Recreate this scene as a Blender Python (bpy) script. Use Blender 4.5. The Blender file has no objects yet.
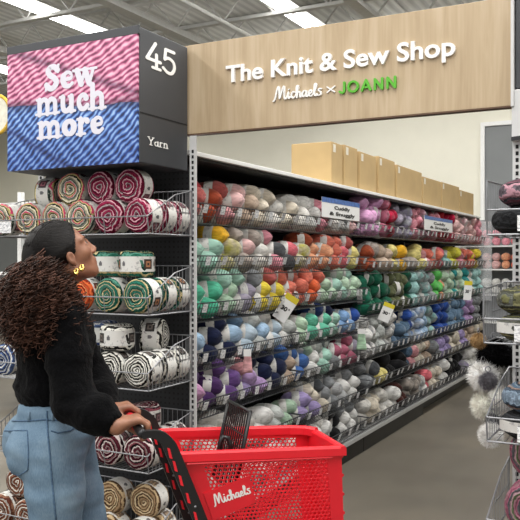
import bpy, bmesh, math, random
import numpy as np
from mathutils import Vector, Matrix, noise
from mathutils.bvhtree import BVHTree
random.seed(7)
SC = bpy.context.scene
COL = SC.collection
PI = math.pi
# ---------------------------------------------------------------- frame of the place
# world: X across the aisle, Y down the aisle, Z up; the viewer stands at (0,0,EYE)
F, EYE, PSI = 780.0, 1.45, math.radians(27.7)
CS, SN = math.cos(PSI), math.sin(PSI)
def cam2w(a, d, z=0.0):
    return Vector((a*CS - d*SN, a*SN + d*CS, z))
def on_x(u, v, X):                      # point of the plane x = X seen in direction (u, v)
    t = (u-260)/F; d = X/(t*CS-SN)
    return Vector((X, d*(CS+t*SN), EYE-(v-260)/F*d))
def on_y(u, v, Y):
    t = (u-260)/F; d = Y/(CS+t*SN)
    return Vector((d*(t*CS-SN), Y, EYE-(v-260)/F*d))
# ---------------------------------------------------------------- materials
def lin(h):
    h = h.lstrip('#'); o = []
    for i in (0, 2, 4):
        c = int(h[i:i+2], 16)/255
        o.append(c/12.92 if c <= .04045 else ((c+.055)/1.055)**2.4)
    return (*o, 1)
class NT:
    def __init__(s, name):
        s.m = bpy.data.materials.new(name); s.m.use_nodes = True
        s.t = s.m.node_tree; s.b = s.t.nodes['Principled BSDF']; s.out = s.t.nodes['Material Output']
    def n(s, typ, **kw):
        nd = s.t.nodes.new(typ)
        for k, v in kw.items():
            if k in nd.inputs and not hasattr(nd, k): nd.inputs[k].default_value = v
            else: setattr(nd, k, v)
        return nd
    def l(s, a, b): s.t.links.new(a, b)
    def coord(s, scale=(1, 1, 1), rot=(0, 0, 0), which='Object'):
        c = s.n('ShaderNodeTexCoord'); m = s.n('ShaderNodeMapping')
        m.inputs['Scale'].default_value = scale; m.inputs['Rotation'].default_value = rot
        s.l(c.outputs[which], m.inputs['Vector']); return m.outputs['Vector']
    def noise(s, vec, scale=5, detail=3, rough=.5, dist=0):
        nd = s.n('ShaderNodeTexNoise'); s.l(vec, nd.inputs['Vector'])
        nd.inputs['Scale'].default_value = scale; nd.inputs['Detail'].default_value = detail
        nd.inputs['Roughness'].default_value = rough; nd.inputs['Distortion'].default_value = dist
        return nd.outputs['Fac']
    def ramp(s, fac, stops, interp='LINEAR'):
        r = s.n('ShaderNodeValToRGB'); e = r.color_ramp.elements; r.color_ramp.interpolation = interp
        while len(e) > 1: e.remove(e[-1])
        e[0].position, e[0].color = stops[0]
        for p, c in stops[1:]:
            x = e.new(p); x.color = c
        s.l(fac, r.inputs['Fac']); return r.outputs['Color']
    def math(s, op, a, b=None):
        nd = s.n('ShaderNodeMath', operation=op)
        for i, v in enumerate((a, b)):
            if v is None: continue
            if isinstance(v, (int, float)): nd.inputs[i].default_value = v
            else: s.l(v, nd.inputs[i])
        return nd.outputs[0]
    def bump(s, h, strength=.3, dist=.01):
        b = s.n('ShaderNodeBump'); b.inputs['Strength'].default_value = strength; b.inputs['Distance'].default_value = dist
        s.l(h, b.inputs['Height']); s.l(b.outputs['Normal'], s.b.inputs['Normal'])
    def base(s, v):
        if isinstance(v, tuple): s.b.inputs['Base Color'].default_value = v
        else: s.l(v, s.b.inputs['Base Color'])
    def set(s, **kw):
        for k, v in kw.items(): s.b.inputs[k.replace('_', ' ')].default_value = v
def mul(c, f): return (min(c[0]*f, 1), min(c[1]*f, 1), min(c[2]*f, 1), 1)
_M = {}
def plain(name, hexc, rough=.5, metal=0., var=.12, scale=20, bump=0., spec=.5):
    if name in _M: return _M[name]
    t = NT(name); c = lin(hexc)
    f = t.noise(t.coord(), scale, 3)
    t.base(t.ramp(f, [(.3, mul(c, 1-var)), (.7, mul(c, 1+var))]))
    t.set(Roughness=rough, Metallic=metal); t.b.inputs['Specular IOR Level'].default_value = spec
    if bump: t.bump(f, bump, .005)
    _M[name] = t.m; return t.m
def yarn_mat(hexc, multi=None):
    key = 'yarn_'+hexc+(multi or '')
    if key in _M: return _M[key]
    t = NT(key); c = lin(hexc)
    v = t.coord((9, 75, 75), (0.25, 0, 0))
    f = t.noise(v, 1.0, 2, .5)
    g = t.noise(t.coord((14, 14, 14)), 1.0, 2)
    c2 = lin(multi) if multi else c
    mixc = t.ramp(g, [(.40, c), (.60, c2)]) if multi else None
    shade = t.ramp(f, [(.3, mul((1, 1, 1, 1), .62)), (.6, (1, 1, 1, 1))])
    mx = t.n('ShaderNodeMix', data_type='RGBA', blend_type='MULTIPLY'); mx.inputs[0].default_value = 1
    if multi: t.l(mixc, mx.inputs[6])
    else: mx.inputs[6].default_value = c
    t.l(shade, mx.inputs[7]); t.base(mx.outputs[2])
    t.set(Roughness=.9); t.b.inputs['Specular IOR Level'].default_value = .15
    t.b.inputs['Sheen Weight'].default_value = .15
    t.bump(f, .55, .005)
    _M[key] = t.m; return t.m
def cake_mat(name, cols):
    t = NT('cake_'+name)
    c = t.n('ShaderNodeTexCoord'); s = t.n('ShaderNodeSeparateXYZ'); t.l(c.outputs['Object'], s.inputs[0])
    r = t.math('SQRT', t.math('ADD', t.math('POWER', s.outputs[0], 2), t.math('POWER', s.outputs[1], 2)))
    th = t.math('ARCTAN2', s.outputs[1], s.outputs[0])
    nz = t.noise(t.coord((1, 1, 1)), 20, 3, .6)
    tt = t.math('ADD', t.math('ADD', t.math('MULTIPLY', r, 80), t.math('DIVIDE', th, 2*PI)), t.math('MULTIPLY', nz, 2.6))
    tt = t.math('ADD', tt, t.math('MULTIPLY', s.outputs[2], 9))
    n = len(cols)
    fr = t.math('FRACT', t.math('DIVIDE', tt, 3.0))
    st = []
    for i, h in enumerate(cols): st.append((i/n, lin(h)))
    base = t.ramp(fr, st, 'CONSTANT')
    fine = t.noise(t.coord((60, 60, 60)), 1.5, 2)
    fr2 = t.math('SINE', t.math('MULTIPLY', tt, 2*PI))
    sh = t.ramp(t.math('ADD', t.math('MULTIPLY', fr2, .3), fine), [(.2, mul((1, 1, 1, 1), .45)), (.65, (1, 1, 1, 1))])
    mx = t.n('ShaderNodeMix', data_type='RGBA', blend_type='MULTIPLY'); mx.inputs[0].default_value = 1
    t.l(base, mx.inputs[6]); t.l(sh, mx.inputs[7]); t.base(mx.outputs[2])
    t.set(Roughness=.9); t.b.inputs['Specular IOR Level'].default_value = .15
    t.bump(t.math('ADD', fr2, fine), .6, .004)
    return t.m
# ---------------------------------------------------------------- mesh builder
class MB:
    def __init__(s): s.v = []; s.f = []; s.mi = []; s.cur = 0
    def add(s, vs, fs):
        o = len(s.v); s.v += [tuple(p) for p in vs]
        for f in fs: s.f.append([i+o for i in f]); s.mi.append(s.cur)
    def box(s, x0, x1, y0, y1, z0, z1):
        vs = [(x, y, z) for x in (x0, x1) for y in (y0, y1) for z in (z0, z1)]
        s.add(vs, [(0, 1, 3, 2), (4, 6, 7, 5), (0, 4, 5, 1), (2, 3, 7, 6), (0, 2, 6, 4), (1, 5, 7, 3)])
    def bbox(s, x0, x1, y0, y1, z0, z1, b=.004):    # box with chamfered edges
        bm = bmesh.new(); bmesh.ops.create_cube(bm, size=1)
        for v in bm.verts:
            v.co = Vector(((x0+x1)/2+v.co.x*(x1-x0), (y0+y1)/2+v.co.y*(y1-y0), (z0+z1)/2+v.co.z*(z1-z0)))
        bmesh.ops.bevel(bm, geom=bm.edges[:], offset=b, segments=2, affect='EDGES', profile=.5)
        s.bm(bm); bm.free()
    def bm(s, bm):
        bm.verts.index_update()
        s.add([v.co[:] for v in bm.verts], [[v.index for v in f.verts] for f in bm.faces])
    def tube(s, pts, r, n=6, closed=False, cap=True):
        pts = [Vector(p) for p in pts]; k = len(pts)
        rs = r if isinstance(r, (list, tuple)) else [r]*k
        ref = None; rings = []
        for i, p in enumerate(pts):
            a = pts[(i-1) % k] if (i > 0 or closed) else p
            b = pts[(i+1) % k] if (i < k-1 or closed) else p
            t = (b-a)
            if t.length < 1e-9: t = Vector((0, 0, 1))
            t.normalize()
            if ref is None:
                ref = t.orthogonal().normalized()
            ref = (ref - t*ref.dot(t))
            if ref.length < 1e-6: ref = t.orthogonal()
            ref.normalize(); q = t.cross(ref)
            rings.append([p+(ref*math.cos(2*PI*j/n)+q*math.sin(2*PI*j/n))*rs[i] for j in range(n)])
        vs = [v for rg in rings for v in rg]; fs = []
        for i in range(k if closed else k-1):
            i2 = (i+1) % k
            for j in range(n):
                j2 = (j+1) % n; fs.append((i*n+j, i*n+j2, i2*n+j2, i2*n+j))
        if cap and not closed:
            fs.append(tuple(range(n-1, -1, -1))); fs.append(tuple((k-1)*n+j for j in range(n)))
        s.add(vs, fs)
    def lathe(s, prof, n=24, axis='z', jit=None):     # profile of (r, h)
        vs = []; fs = []; k = len(prof)
        for r, h in prof:
            for j in range(n):
                a = 2*PI*j/n; p = (r*math.cos(a), r*math.sin(a), h)
                if axis == 'x': p = (p[2], p[0], p[1])
                if axis == 'y': p = (p[0], p[2], p[1])
                vs.append(p)
        for i in range(k-1):
            for j in range(n):
                j2 = (j+1) % n; fs.append((i*n+j, i*n+j2, (i+1)*n+j2, (i+1)*n+j))
        fs.append(tuple(range(n-1, -1, -1))); fs.append(tuple((k-1)*n+j for j in range(n)))
        s.add(vs, fs)
    def quad(s, a, b, c, d): s.add([a, b, c, d], [(0, 1, 2, 3)])
    def slab(s, a, b, c, d, th):                   # quad a b c d thickened backwards along its normal
        a, b, c, d = map(Vector, (a, b, c, d)); n = (b-a).cross(d-a).normalized()*th
        s.add([a, b, c, d, a-n, b-n, c-n, d-n], [(0, 1, 2, 3), (7, 6, 5, 4), (0, 4, 5, 1), (1, 5, 6, 2), (2, 6, 7, 3), (3, 7, 4, 0)])
    def mesh(s, name, mats, smooth=False, fix=True):
        me = bpy.data.meshes.new(name); me.from_pydata(s.v, [], s.f)
        for m in (mats if isinstance(mats, (list, tuple)) else [mats]): me.materials.append(m)
        me.polygons.foreach_set('material_index', s.mi)
        if smooth: me.polygons.foreach_set('use_smooth', [True]*len(s.f))
        if fix:
            bm = bmesh.new(); bm.from_mesh(me); bmesh.ops.recalc_face_normals(bm, faces=bm.faces[:]); bm.to_mesh(me); bm.free()
        me.update(); return me
    def build(s, name, mats, parent=None, smooth=False, loc=None, fix=True):
        return link(name, s.mesh(name, mats, smooth, fix), parent, loc)
def link(name, me, parent=None, loc=None):
    o = bpy.data.objects.new(name, me); COL.objects.link(o)
    if parent: o.parent = parent
    if loc is not None: o.location = loc
    return o
def tag(o, label=None, cat=None, group=None, kind=None):
    if label: o['label'] = label
    if cat: o['category'] = cat
    if group: o['group'] = group
    if kind: o['kind'] = kind
    return o
def thing(name, label, cat, loc=(0, 0, 0), rotz=0, group=None):
    o = bpy.data.objects.new(name, None); COL.objects.link(o); o.empty_display_size = .1
    o.location = loc; o.rotation_euler = (0, 0, rotz)
    return tag(o, label, cat, group)
def dup(root):
    r = root.copy(); COL.objects.link(r)
    for ch in root.children:
        c = ch.copy(); COL.objects.link(c); c.parent = r
        for g in ch.children:
            d = g.copy(); COL.objects.link(d); d.parent = c
    return r
ORD = 'first second third fourth fifth sixth seventh eighth ninth tenth eleventh twelfth thirteenth fourteenth fifteenth sixteenth seventeenth eighteenth nineteenth twentieth twenty-first twenty-second twenty-third twenty-fourth twenty-fifth twenty-sixth twenty-seventh twenty-eighth twenty-ninth thirtieth thirty-first thirty-second thirty-third thirty-fourth thirty-fifth thirty-sixth'.split()
# ---------------------------------------------------------------- stroke lettering
def arc(cx, cy, rx, ry, a0, a1, n=12):
    return [(cx+rx*math.cos(math.radians(a0+(a1-a0)*i/n)), cy+ry*math.sin(math.radians(a0+(a1-a0)*i/n))) for i in range(n+1)]
def smooth_path(p, n=8):
    out = []
    for i in range(len(p)-1):
        p0 = p[max(i-1, 0)]; p1 = p[i]; p2 = p[i+1]; p3 = p[min(i+2, len(p)-1)]
        for k in range(n):
            t = k/n
            out.append(tuple(.5*(2*p1[j]+(p2[j]-p0[j])*t+(2*p0[j]-5*p1[j]+4*p2[j]-p3[j])*t*t+(3*p1[j]-p0[j]-3*p2[j]+p3[j])*t**3) for j in (0, 1)))
    out.append(p[-1]); return out
_hj = random.Random(3)
def stroke2d(mb, path, w, place, th0, square=False):
    """a flat raised stroke; place(x, y, h) -> 3D point, h = height over the board"""
    k = len(path); ws = w if isinstance(w, (list, tuple)) else [w]*k
    for i in range(k-1):
        (x0, y0), (x1, y1) = path[i], path[i+1]; L = math.hypot(x1-x0, y1-y0)
        if L < 1e-6: continue
        nx, ny = -(y1-y0)/L, (x1-x0)/L; a, b = ws[i]/2, ws[i+1]/2; th = th0*_hj.uniform(.88, 1.)
        q = [(x0+nx*a, y0+ny*a), (x0-nx*a, y0-ny*a), (x1-nx*b, y1-ny*b), (x1+nx*b, y1+ny*b)]
        mb.add([place(x, y, th) for x, y in q]+[place(x, y, 0) for x, y in q], [(0, 1, 2, 3), (0, 4, 5, 1), (1, 5, 6, 2), (2, 6, 7, 3), (3, 7, 4, 0)])
    for i in range(k):
        if square and i in (0, k-1): continue
        n = 12; th = th0*_hj.uniform(.88, 1.); c = [(path[i][0]+ws[i]/2*math.cos(2*PI*j/n), path[i][1]+ws[i]/2*math.sin(2*PI*j/n)) for j in range(n)]
        mb.add([place(x, y, th) for x, y in c]+[place(x, y, 0) for x, y in c],
               [tuple(range(n))]+[(j, n+j, n+(j+1) % n, (j+1) % n) for j in range(n)])
# heavy soft-serif letters: (advance, [(path, widths)])
def HV(ch):
    W, T = .33, .16
    def foot(x, y=0.07, w=.5): return ([(x-w/2, y), (x+w/2, y)], .14)
    if ch == 'S': return 1.0, [(smooth_path([(.82, 1.12), (.66, 1.3), (.4, 1.32), (.22, 1.12), (.34, .88), (.62, .68), (.76, .42), (.6, .15), (.34, .1), (.12, .32)]), .29), ([(.88, 1.42), (.86, 1.0)], .12), ([(.08, 0.0), (.1, .42)], .12)]
    if ch == 'e': return .9, [(smooth_path([(.22, .5), (.7, .56), (.66, .82), (.44, .9), (.22, .72), (.19, .42), (.34, .15), (.58, .12), (.78, .26)]), [.2]*8*1+[.13]*8+[.17]*8+[.2]*8+[.3]*8+[.3]*8+[.25]*8+[.18]*8+[.12])]
    if ch == 'w': return 1.36, [([(.16, .92), (.42, .12)], .29), ([(.42, .1), (.64, .9)], .15), ([(.64, .92), (.92, .12)], .29), ([(.92, .1), (1.16, .9)], .16), foot(.16, .93, .46), foot(.66, .93, .4), foot(1.16, .93, .36)]
    if ch == 'm': return 1.62, [([(.24, .05), (.24, .92)], .27), (smooth_path([(.3, .72), (.52, .9), (.74, .8), (.8, .55), (.8, .05)]), .25), (smooth_path([(.86, .72), (1.06, .9), (1.28, .8), (1.34, .55), (1.34, .05)]), .25), foot(.24, .07, .48), foot(.8, .07, .42), foot(1.36, .07, .48), ([(.04, .92), (.24, .92)], .14)]
    if ch == 'u': return 1.15, [(smooth_path([(.26, .92), (.26, .4), (.36, .14), (.58, .12), (.8, .3)]), .27), ([(.84, .92), (.84, .06)], .27), ([(.06, .92), (.3, .92)], .14), ([(.66, .92), (.84, .92)], .14), ([(.84, .07), (1.08, .07)], .14)]
    if ch == 'c': return .86, [(smooth_path([(.7, .74), (.5, .9), (.26, .76), (.19, .45), (.32, .16), (.56, .12), (.76, .28)]), .25), ([(.66, .72), (.68, .7)], .3)]
    if ch == 'h': return 1.15, [([(.24, .05), (.24, 1.4)], .27), (smooth_path([(.3, .72), (.54, .9), (.78, .8), (.84, .55), (.84, .05)]), .26), foot(.24, .07, .48), foot(.86, .07, .46), ([(.04, 1.4), (.24, 1.4)], .14)]
    if ch == 'o': return 1.0, [(arc(.5, .5, .31, .37, 0, 360, 24), [.24+.09*abs(math.cos(i*2*PI/24)) for i in range(25)])]
    if ch == 'r': return .86, [([(.24, .05), (.24, .92)], .27), (smooth_path([(.3, .62), (.46, .86), (.66, .86)]), .2), ([(.66, .76), (.68, .76)], .27), foot(.26, .07, .52), ([(.04, .92), (.24, .92)], .14)]
    if ch == ' ': return .5, []
def SL(ch):   # slab numerals and letters
    if ch == '4': return 1.0, [([(.62, 1.38), (.1, .46), (.92, .46)], .17), ([(.68, .8), (.68, .07)], .17), ([(.44, .07), (.92, .07)], .15)]
    if ch == '5': return .95, [([(.8, 1.3), (.26, 1.3), (.2, .76)], .17), (smooth_path([(.2, .78), (.46, .88), (.76, .74), (.82, .42), (.66, .12), (.38, .08), (.1, .26)]), .17)]
    if ch == 'Y': return 1.1, [([(.12, 1.35), (.55, .65), (.98, 1.35)], .15), ([(.55, .65), (.55, .06)], .15), ([(.32, .06), (.78, .06)], .12), ([(.0, 1.36), (.28, 1.36)], .12), ([(.82, 1.36), (1.1, 1.36)], .12)]
    if ch == 'a': return .9, [(arc(.4, .42, .27, .34, 0, 360, 16), .14), ([(.7, .85), (.7, .06), (.84, .06)], .15)]
    if ch == 'r': return .75, [([(.22, .06), (.22, .86)], .15), (smooth_path([(.24, .5), (.4, .82), (.66, .8)]), .14), ([(.04, .06), (.44, .06)], .12)]
    if ch == 'n': return .95, [([(.2, .06), (.2, .86)], .15), (smooth_path([(.22, .55), (.42, .84), (.66, .74), (.72, .4), (.72, .06)]), .15), ([(.04, .06), (.38, .06)], .12), ([(.58, .06), (.9, .06)], .12)]
def BO(ch):   # bold geometric capitals
    W = .26
    if ch == 'J': return .85, [(smooth_path([(.66, 1.28), (.66, .55), (.6, .22), (.38, .12), (.14, .26)]), W)]
    if ch == 'O': return 1.45, [(arc(.7, .7, .56, .58, 0, 360, 28), W)]
    if ch == 'A': return 1.3, [([(.12, .12), (.62, 1.3), (1.12, .12)], W), ([(.34, .46), (.92, .46)], .2)]
    if ch == 'N': return 1.3, [([(.18, .12), (.18, 1.28), (1.02, .12), (1.02, 1.28)], W)]
def SCRIPT_MICHAELS():
    P = []
    P.append([(-.05, -.12), (.1, .1), (.3, 1.2), (.42, 1.62), (.5, 1.4), (.52, .35), (.56, .2), (.72, .9), (.9, 1.55), (.98, 1.45), (.96, .4), (1.02, .1), (1.12, .06), (1.25, .3)])       # M
    P.append([(1.25, .3), (1.36, .82), (1.34, .25), (1.42, .05), (1.56, .25)])                   # i
    P.append([(1.95, .72), (1.8, .82), (1.64, .55), (1.66, .18), (1.82, .05), (2.02, .3)])       # c
    P.append([(2.02, .3), (2.24, 1.2), (2.22, 1.5), (2.1, 1.3), (2.12, .05), (2.2, .6), (2.38, .72), (2.42, .4), (2.44, .08), (2.56, .2)])   # h
    P.append([(2.98, .7), (2.78, .78), (2.62, .45), (2.7, .1), (2.88, .2), (3.0, .7), (2.98, .15), (3.08, .05), (3.2, .3)])  # a
    P.append([(3.2, .3), (3.44, .5), (3.42, .76), (3.26, .7), (3.22, .25), (3.4, .05), (3.62, .3)])   # e
    P.append([(3.62, .3), (3.86, 1.15), (3.82, 1.5), (3.7, 1.3), (3.7, .3), (3.8, .05), (3.94, .25)])  # l
    P.append([(4.3, .8), (4.14, .84), (4.06, .66), (4.24, .45), (4.26, .15), (4.06, .04), (3.9, .14)])  # s
    P.append([(1.38, 1.14), (1.4, 1.16)])
    return P
def write(mb, text, font, place, th, x0=0.0, gap=.0):
    x = x0
    for ch in text:
        adv, st = font(ch)
        for path, w in st:
          if font is HV: w = [q*1.14 for q in w] if isinstance(w, list) else w*1.14
          stroke2d(mb, [(px+x, py) for px, py in path], w, place, th)
        x += adv+gap
    return x
def width(text, font, gap=0.): return sum(font(c)[0]+gap for c in text)
# ---------------------------------------------------------------- implicit surfaces (for the person and soft things)
class SDF:
    def __init__(s, lo, hi, res):
        s.lo = np.array(lo, float); s.res = res
        s.n = np.ceil((np.array(hi)-s.lo)/res).astype(int)+1
        s.a = np.full(s.n, 1.0, np.float32)
    def _sub(s, lo, hi):
        i0 = np.clip(np.floor((lo-s.lo)/s.res).astype(int), 0, s.n-1); i1 = np.clip(np.ceil((hi-s.lo)/s.res).astype(int)+1, 1, s.n)
        if (i1 <= i0).any(): return None
        g = [s.lo[k]+np.arange(i0[k], i1[k])*s.res for k in range(3)]
        X = np.meshgrid(*g, indexing='ij'); return tuple(slice(i0[k], i1[k]) for k in range(3)), X
    def _mix(s, sl, d, k, op):
        a = s.a[sl]
        if op == 'sub': d = -d; h = np.clip(.5-.5*(d-a)/k, 0, 1); s.a[sl] = a*0+ (d*(1-h)+a*h) + k*h*(1-h); return
        h = np.clip(.5+.5*(d-a)/k, 0, 1); s.a[sl] = d*(1-h)+a*h-k*h*(1-h)
    def cap(s, a, b, ra, rb=None, k=.02, op='add'):
        a = np.array(a, float); b = np.array(b, float); rb = ra if rb is None else rb
        m = max(ra, rb)+k*2+s.res*3
        q = s._sub(np.minimum(a, b)-m, np.maximum(a, b)+m)
        if q is None: return
        sl, X = q; ab = b-a; L = max((ab**2).sum(), 1e-12)
        t = np.clip(sum((X[i]-a[i])*ab[i] for i in range(3))/L, 0, 1)
        d = np.sqrt(sum((X[i]-a[i]-t*ab[i])**2 for i in range(3)))-(ra+(rb-ra)*t)
        s._mix(sl, d, k, op)
    def chain(s, pts, rs, k=.015):
        for i in range(len(pts)-1): s.cap(pts[i], pts[i+1], rs[i], rs[i+1], k)
    def ell(s, c, r, R=None, k=.02, op='add', cut=None):
        c = np.array(c, float); r = np.array(r, float); m = r.max()+k*2+s.res*3
        q = s._sub(c-m, c+m)
        if q is None: return
        sl, X = q; D = [X[i]-c[i] for i in range(3)]
        if R is not None: D = [sum(R[i][j]*D[j] for j in range(3)) for i in range(3)]   # rows of R = local axes
        k0 = np.sqrt(sum((D[i]/r[i])**2 for i in range(3)))+1e-9; k1 = np.sqrt(sum((D[i]/r[i]**2)**2 for i in range(3)))+1e-9
        d = k0*(k0-1)/k1
        if cut is not None: d = np.maximum(d, cut(*D))
        s._mix(sl, d, k, op)
    def mesh(s, name, mat, disp=None, smooth_it=0):
        a = s.a; N = a.shape; neg = a < 0
        c8 = [neg[i:N[0]-1+i, j:N[1]-1+j, k:N[2]-1+k] for i in (0, 1) for j in (0, 1) for k in (0, 1)]
        sm = sum(x.astype(np.int8) for x in c8); act = (sm > 0) & (sm < 8)
        idx = -np.ones(act.shape, np.int64); cells = np.argwhere(act); idx[act] = np.arange(len(cells))
        acc = np.zeros((len(cells), 3)); cnt = np.zeros(len(cells))
        off = [(i, j, k) for i in (0, 1) for j in (0, 1) for k in (0, 1)]
        for p in range(8):
            for q in range(p+1, 8):
                if sum(abs(off[p][t]-off[q][t]) for t in range(3)) != 1: continue
                A = a[cells[:, 0]+off[p][0], cells[:, 1]+off[p][1], cells[:, 2]+off[p][2]]
                B = a[cells[:, 0]+off[q][0], cells[:, 1]+off[q][1], cells[:, 2]+off[q][2]]
                x = (A < 0) != (B < 0); t = np.where(x, A/np.where(A-B == 0, 1, A-B), 0)
                P = np.array(off[p])+t[:, None]*(np.array(off[q])-np.array(off[p]))
                acc += P*x[:, None]; cnt += x
        V = s.lo+(cells+acc/np.maximum(cnt, 1)[:, None])*s.res
        faces = []
        for ax in range(3):
            o1, o2 = [(1, 2), (2, 0), (0, 1)][ax]
            sl0 = [slice(None)]*3; sl1 = [slice(None)]*3; sl0[ax] = slice(0, -1); sl1[ax] = slice(1, None)
            ch = neg[tuple(sl0)] != neg[tuple(sl1)]
            e = np.argwhere(ch); ok = (e[:, o1] > 0) & (e[:, o2] > 0) & (e[:, o1] < N[o1]-1) & (e[:, o2] < N[o2]-1); e = e[ok]
            def cell(d1, d2):
                c = e.copy(); c[:, o1] += d1; c[:, o2] += d2; return idx[c[:, 0], c[:, 1], c[:, 2]]
            Q = np.stack([cell(-1, -1), cell(0, -1), cell(0, 0), cell(-1, 0)], 1)
            flip = ~neg[e[:, 0], e[:, 1], e[:, 2]]
            Q[flip] = Q[flip][:, ::-1]; faces.append(Q)
        Fc = np.concatenate(faces); Fc = Fc[(Fc >= 0).all(1)]
        me = bpy.data.meshes.new(name); me.from_pydata(V.tolist(), [], Fc.tolist())
        me.materials.append(mat); me.polygons.foreach_set('use_smooth', [True]*len(me.polygons)); me.update()
        bm = bmesh.new(); bm.from_mesh(me)
        for _ in range(smooth_it): bmesh.ops.smooth_vert(bm, verts=bm.verts[:], factor=.5, use_axis_x=True, use_axis_y=True, use_axis_z=True)
        if disp:
            bm.normal_update()
            mv = [(v, v.normal.copy()*disp(v.co, v.normal)) for v in bm.verts]
            for v, d in mv: v.co += d
        bm.to_mesh(me); bm.free(); me.update(); return me
def font_into(mb, text, place, x0, x1, y0, cap, th, bold=.02, space=1.0):
    """sans lettering between x0 and x1 on baseline y0; cap = capital height (place units)"""
    c = bpy.data.curves.new('lettering', 'FONT'); c.body = text; c.size = 1; c.offset = bold; c.extrude = .5; c.resolution_u = 4
    c.space_character = space
    o = bpy.data.objects.new('lettering', c); COL.objects.link(o)
    me = bpy.data.meshes.new_from_object(o.evaluated_get(bpy.context.evaluated_depsgraph_get()))
    bpy.data.objects.remove(o); bpy.data.curves.remove(c)
    xs = [v.co.x for v in me.vertices]; a, b = min(xs), max(xs)
    capu = .729+bold
    mb.add([place(x0+(v.co.x-a)/(b-a)*(x1-x0), y0+v.co.y/capu*cap, th if v.co.z > 0 else 0) for v in me.vertices],
           [list(p.vertices) for p in me.polygons])
    bpy.data.meshes.remove(me)
# ================================================================ materials
m_floor = NT('polished_concrete')
fv = m_floor.coord()
f1 = m_floor.noise(fv, .9, 5, .6); f2 = m_floor.noise(m_floor.coord((1.5, .35, 1)), 1.3, 3, .5)
mixf = m_floor.math('ADD', m_floor.math('MULTIPLY', f1, .55), m_floor.math('MULTIPLY', f2, .45))
m_floor.base(m_floor.ramp(mixf, [(.33, lin('605a51')), (.5, lin('6f695e')), (.68, lin('7d7466'))]))
m_floor.l(m_floor.ramp(f1, [(.3, (.30, .30, .30, 1)), (.7, (.45, .45, .45, 1))]), m_floor.b.inputs['Roughness'])
m_floor = m_floor.m
m_wall = plain('cream_paint', 'e6e3d4', .8, var=.02, scale=3)
m_grey = plain('grey_paint', '7c7f80', .7, var=.03, scale=3)
m_white = plain('white_enamel', 'e6e6e4', .4, var=.03)
m_upr = plain('pale_grey_enamel', 'c9c9c8', .4, var=.04)
m_black = plain('black_enamel', '17181a', .45, var=.15)
m_slot = plain('slot_shadow', '101010', .9)
m_char = plain('charcoal_laminate', '3b3d41', .5, var=.05, scale=8)
m_peg = NT('dark_pegboard')
pv = m_peg.coord(); sx = m_peg.n('ShaderNodeSeparateXYZ'); m_peg.l(pv, sx.inputs[0])
def _cell(o): return m_peg.math('ABSOLUTE', m_peg.math('SUBTRACT', m_peg.math('FRACT', m_peg.math('MULTIPLY', o, 40)), .5))
hsum = m_peg.math('ADD', m_peg.math('ADD', sx.outputs[0], sx.outputs[1]), 0)
rad = m_peg.math('MAXIMUM', _cell(hsum), _cell(sx.outputs[2]))
m_peg.base(m_peg.ramp(rad, [(.0, lin('0b0b0c')), (.16, lin('0b0b0c')), (.2, lin('26272a'))])); m_peg.set(Roughness=.7); m_peg = m_peg.m
m_wire = plain('galvanised_wire', '86878a', .4, metal=.4, var=.1)
m_wire2 = plain('dark_wire', '505255', .4, metal=.6, var=.1)
m_tag = NT('price_ticket'); tv = m_tag.coord((1, 1, 1))
tw = m_tag.n('ShaderNodeTexNoise'); m_tag.l(m_tag.coord((60, 60, 260)), tw.inputs['Vector']); tw.inputs['Scale'].default_value = 1.2
m_tag.base(m_tag.ramp(tw.outputs['Fac'], [(.40, lin('a9abb0')), (.52, lin('eeeeee'))])); m_tag.set(Roughness=.5); m_tag = m_tag.m
m_paper = NT('label_paper')
pw = m_paper.noise(m_paper.coord((1, 1, 1)), 60, 2)
m_paper.base(m_paper.ramp(pw, [(.30, lin('a5a4a3')), (.42, lin('d6d5d0'))])); m_paper.set(Roughness=.6); m_paper = m_paper.m
m_print = plain('label_print', '5b5a5c', .6, var=.3, scale=150)
m_card = plain('kraft_board', 'b59a6c', .85, var=.06, scale=6)
m_tape = plain('white_sticker', 'd9d3c4', .6)
m_lightmetal = plain('lamp_housing', 'd8d8d6', .4, var=.02)
m_deck = NT('ceiling_deck')
dv = m_deck.coord(); wv = m_deck.n('ShaderNodeTexWave', wave_type='BANDS', bands_direction='X'); m_deck.l(dv, wv.inputs['Vector']); wv.inputs['Scale'].default_value = 2.2
m_deck.base(m_deck.ramp(wv.outputs['Fac'], [(.2, lin('c0c0be')), (.8, lin('d6d6d3'))])); m_deck.set(Roughness=.8); m_deck.bump(wv.outputs['Fac'], .4, .03); m_deck = m_deck.m
m_steel = plain('painted_steel', 'bcbcb9', .7, var=.06)
m_emit = NT('lamp_tube'); m_emit.base(lin('ffffff')); m_emit.b.inputs['Emission Color'].default_value = (1, .99, .96, 1); m_emit.b.inputs['Emission Strength'].default_value = 9; m_emit = m_emit.m
# plywood-look sign board
wd = NT('oak_veneer')
g1 = wd.noise(wd.coord((9, 9, .9)), 2.2, 5, .55, .6); g2 = wd.noise(wd.coord((60, 60, 2)), 1.5, 3)
gm = wd.math('ADD', wd.math('MULTIPLY', g1, .7), wd.math('MULTIPLY', g2, .3))
wd.base(wd.ramp(gm, [(.3, lin('a58f70')), (.5, lin('b5a081')), (.7, lin('c2af93'))])); wd.set(Roughness=.55); m_oak = wd.m
m_letter = plain('white_acrylic', 'eeedea', .4, var=.01)
m_green = plain('green_acrylic', '58b02c', .4, var=.03)
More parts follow.
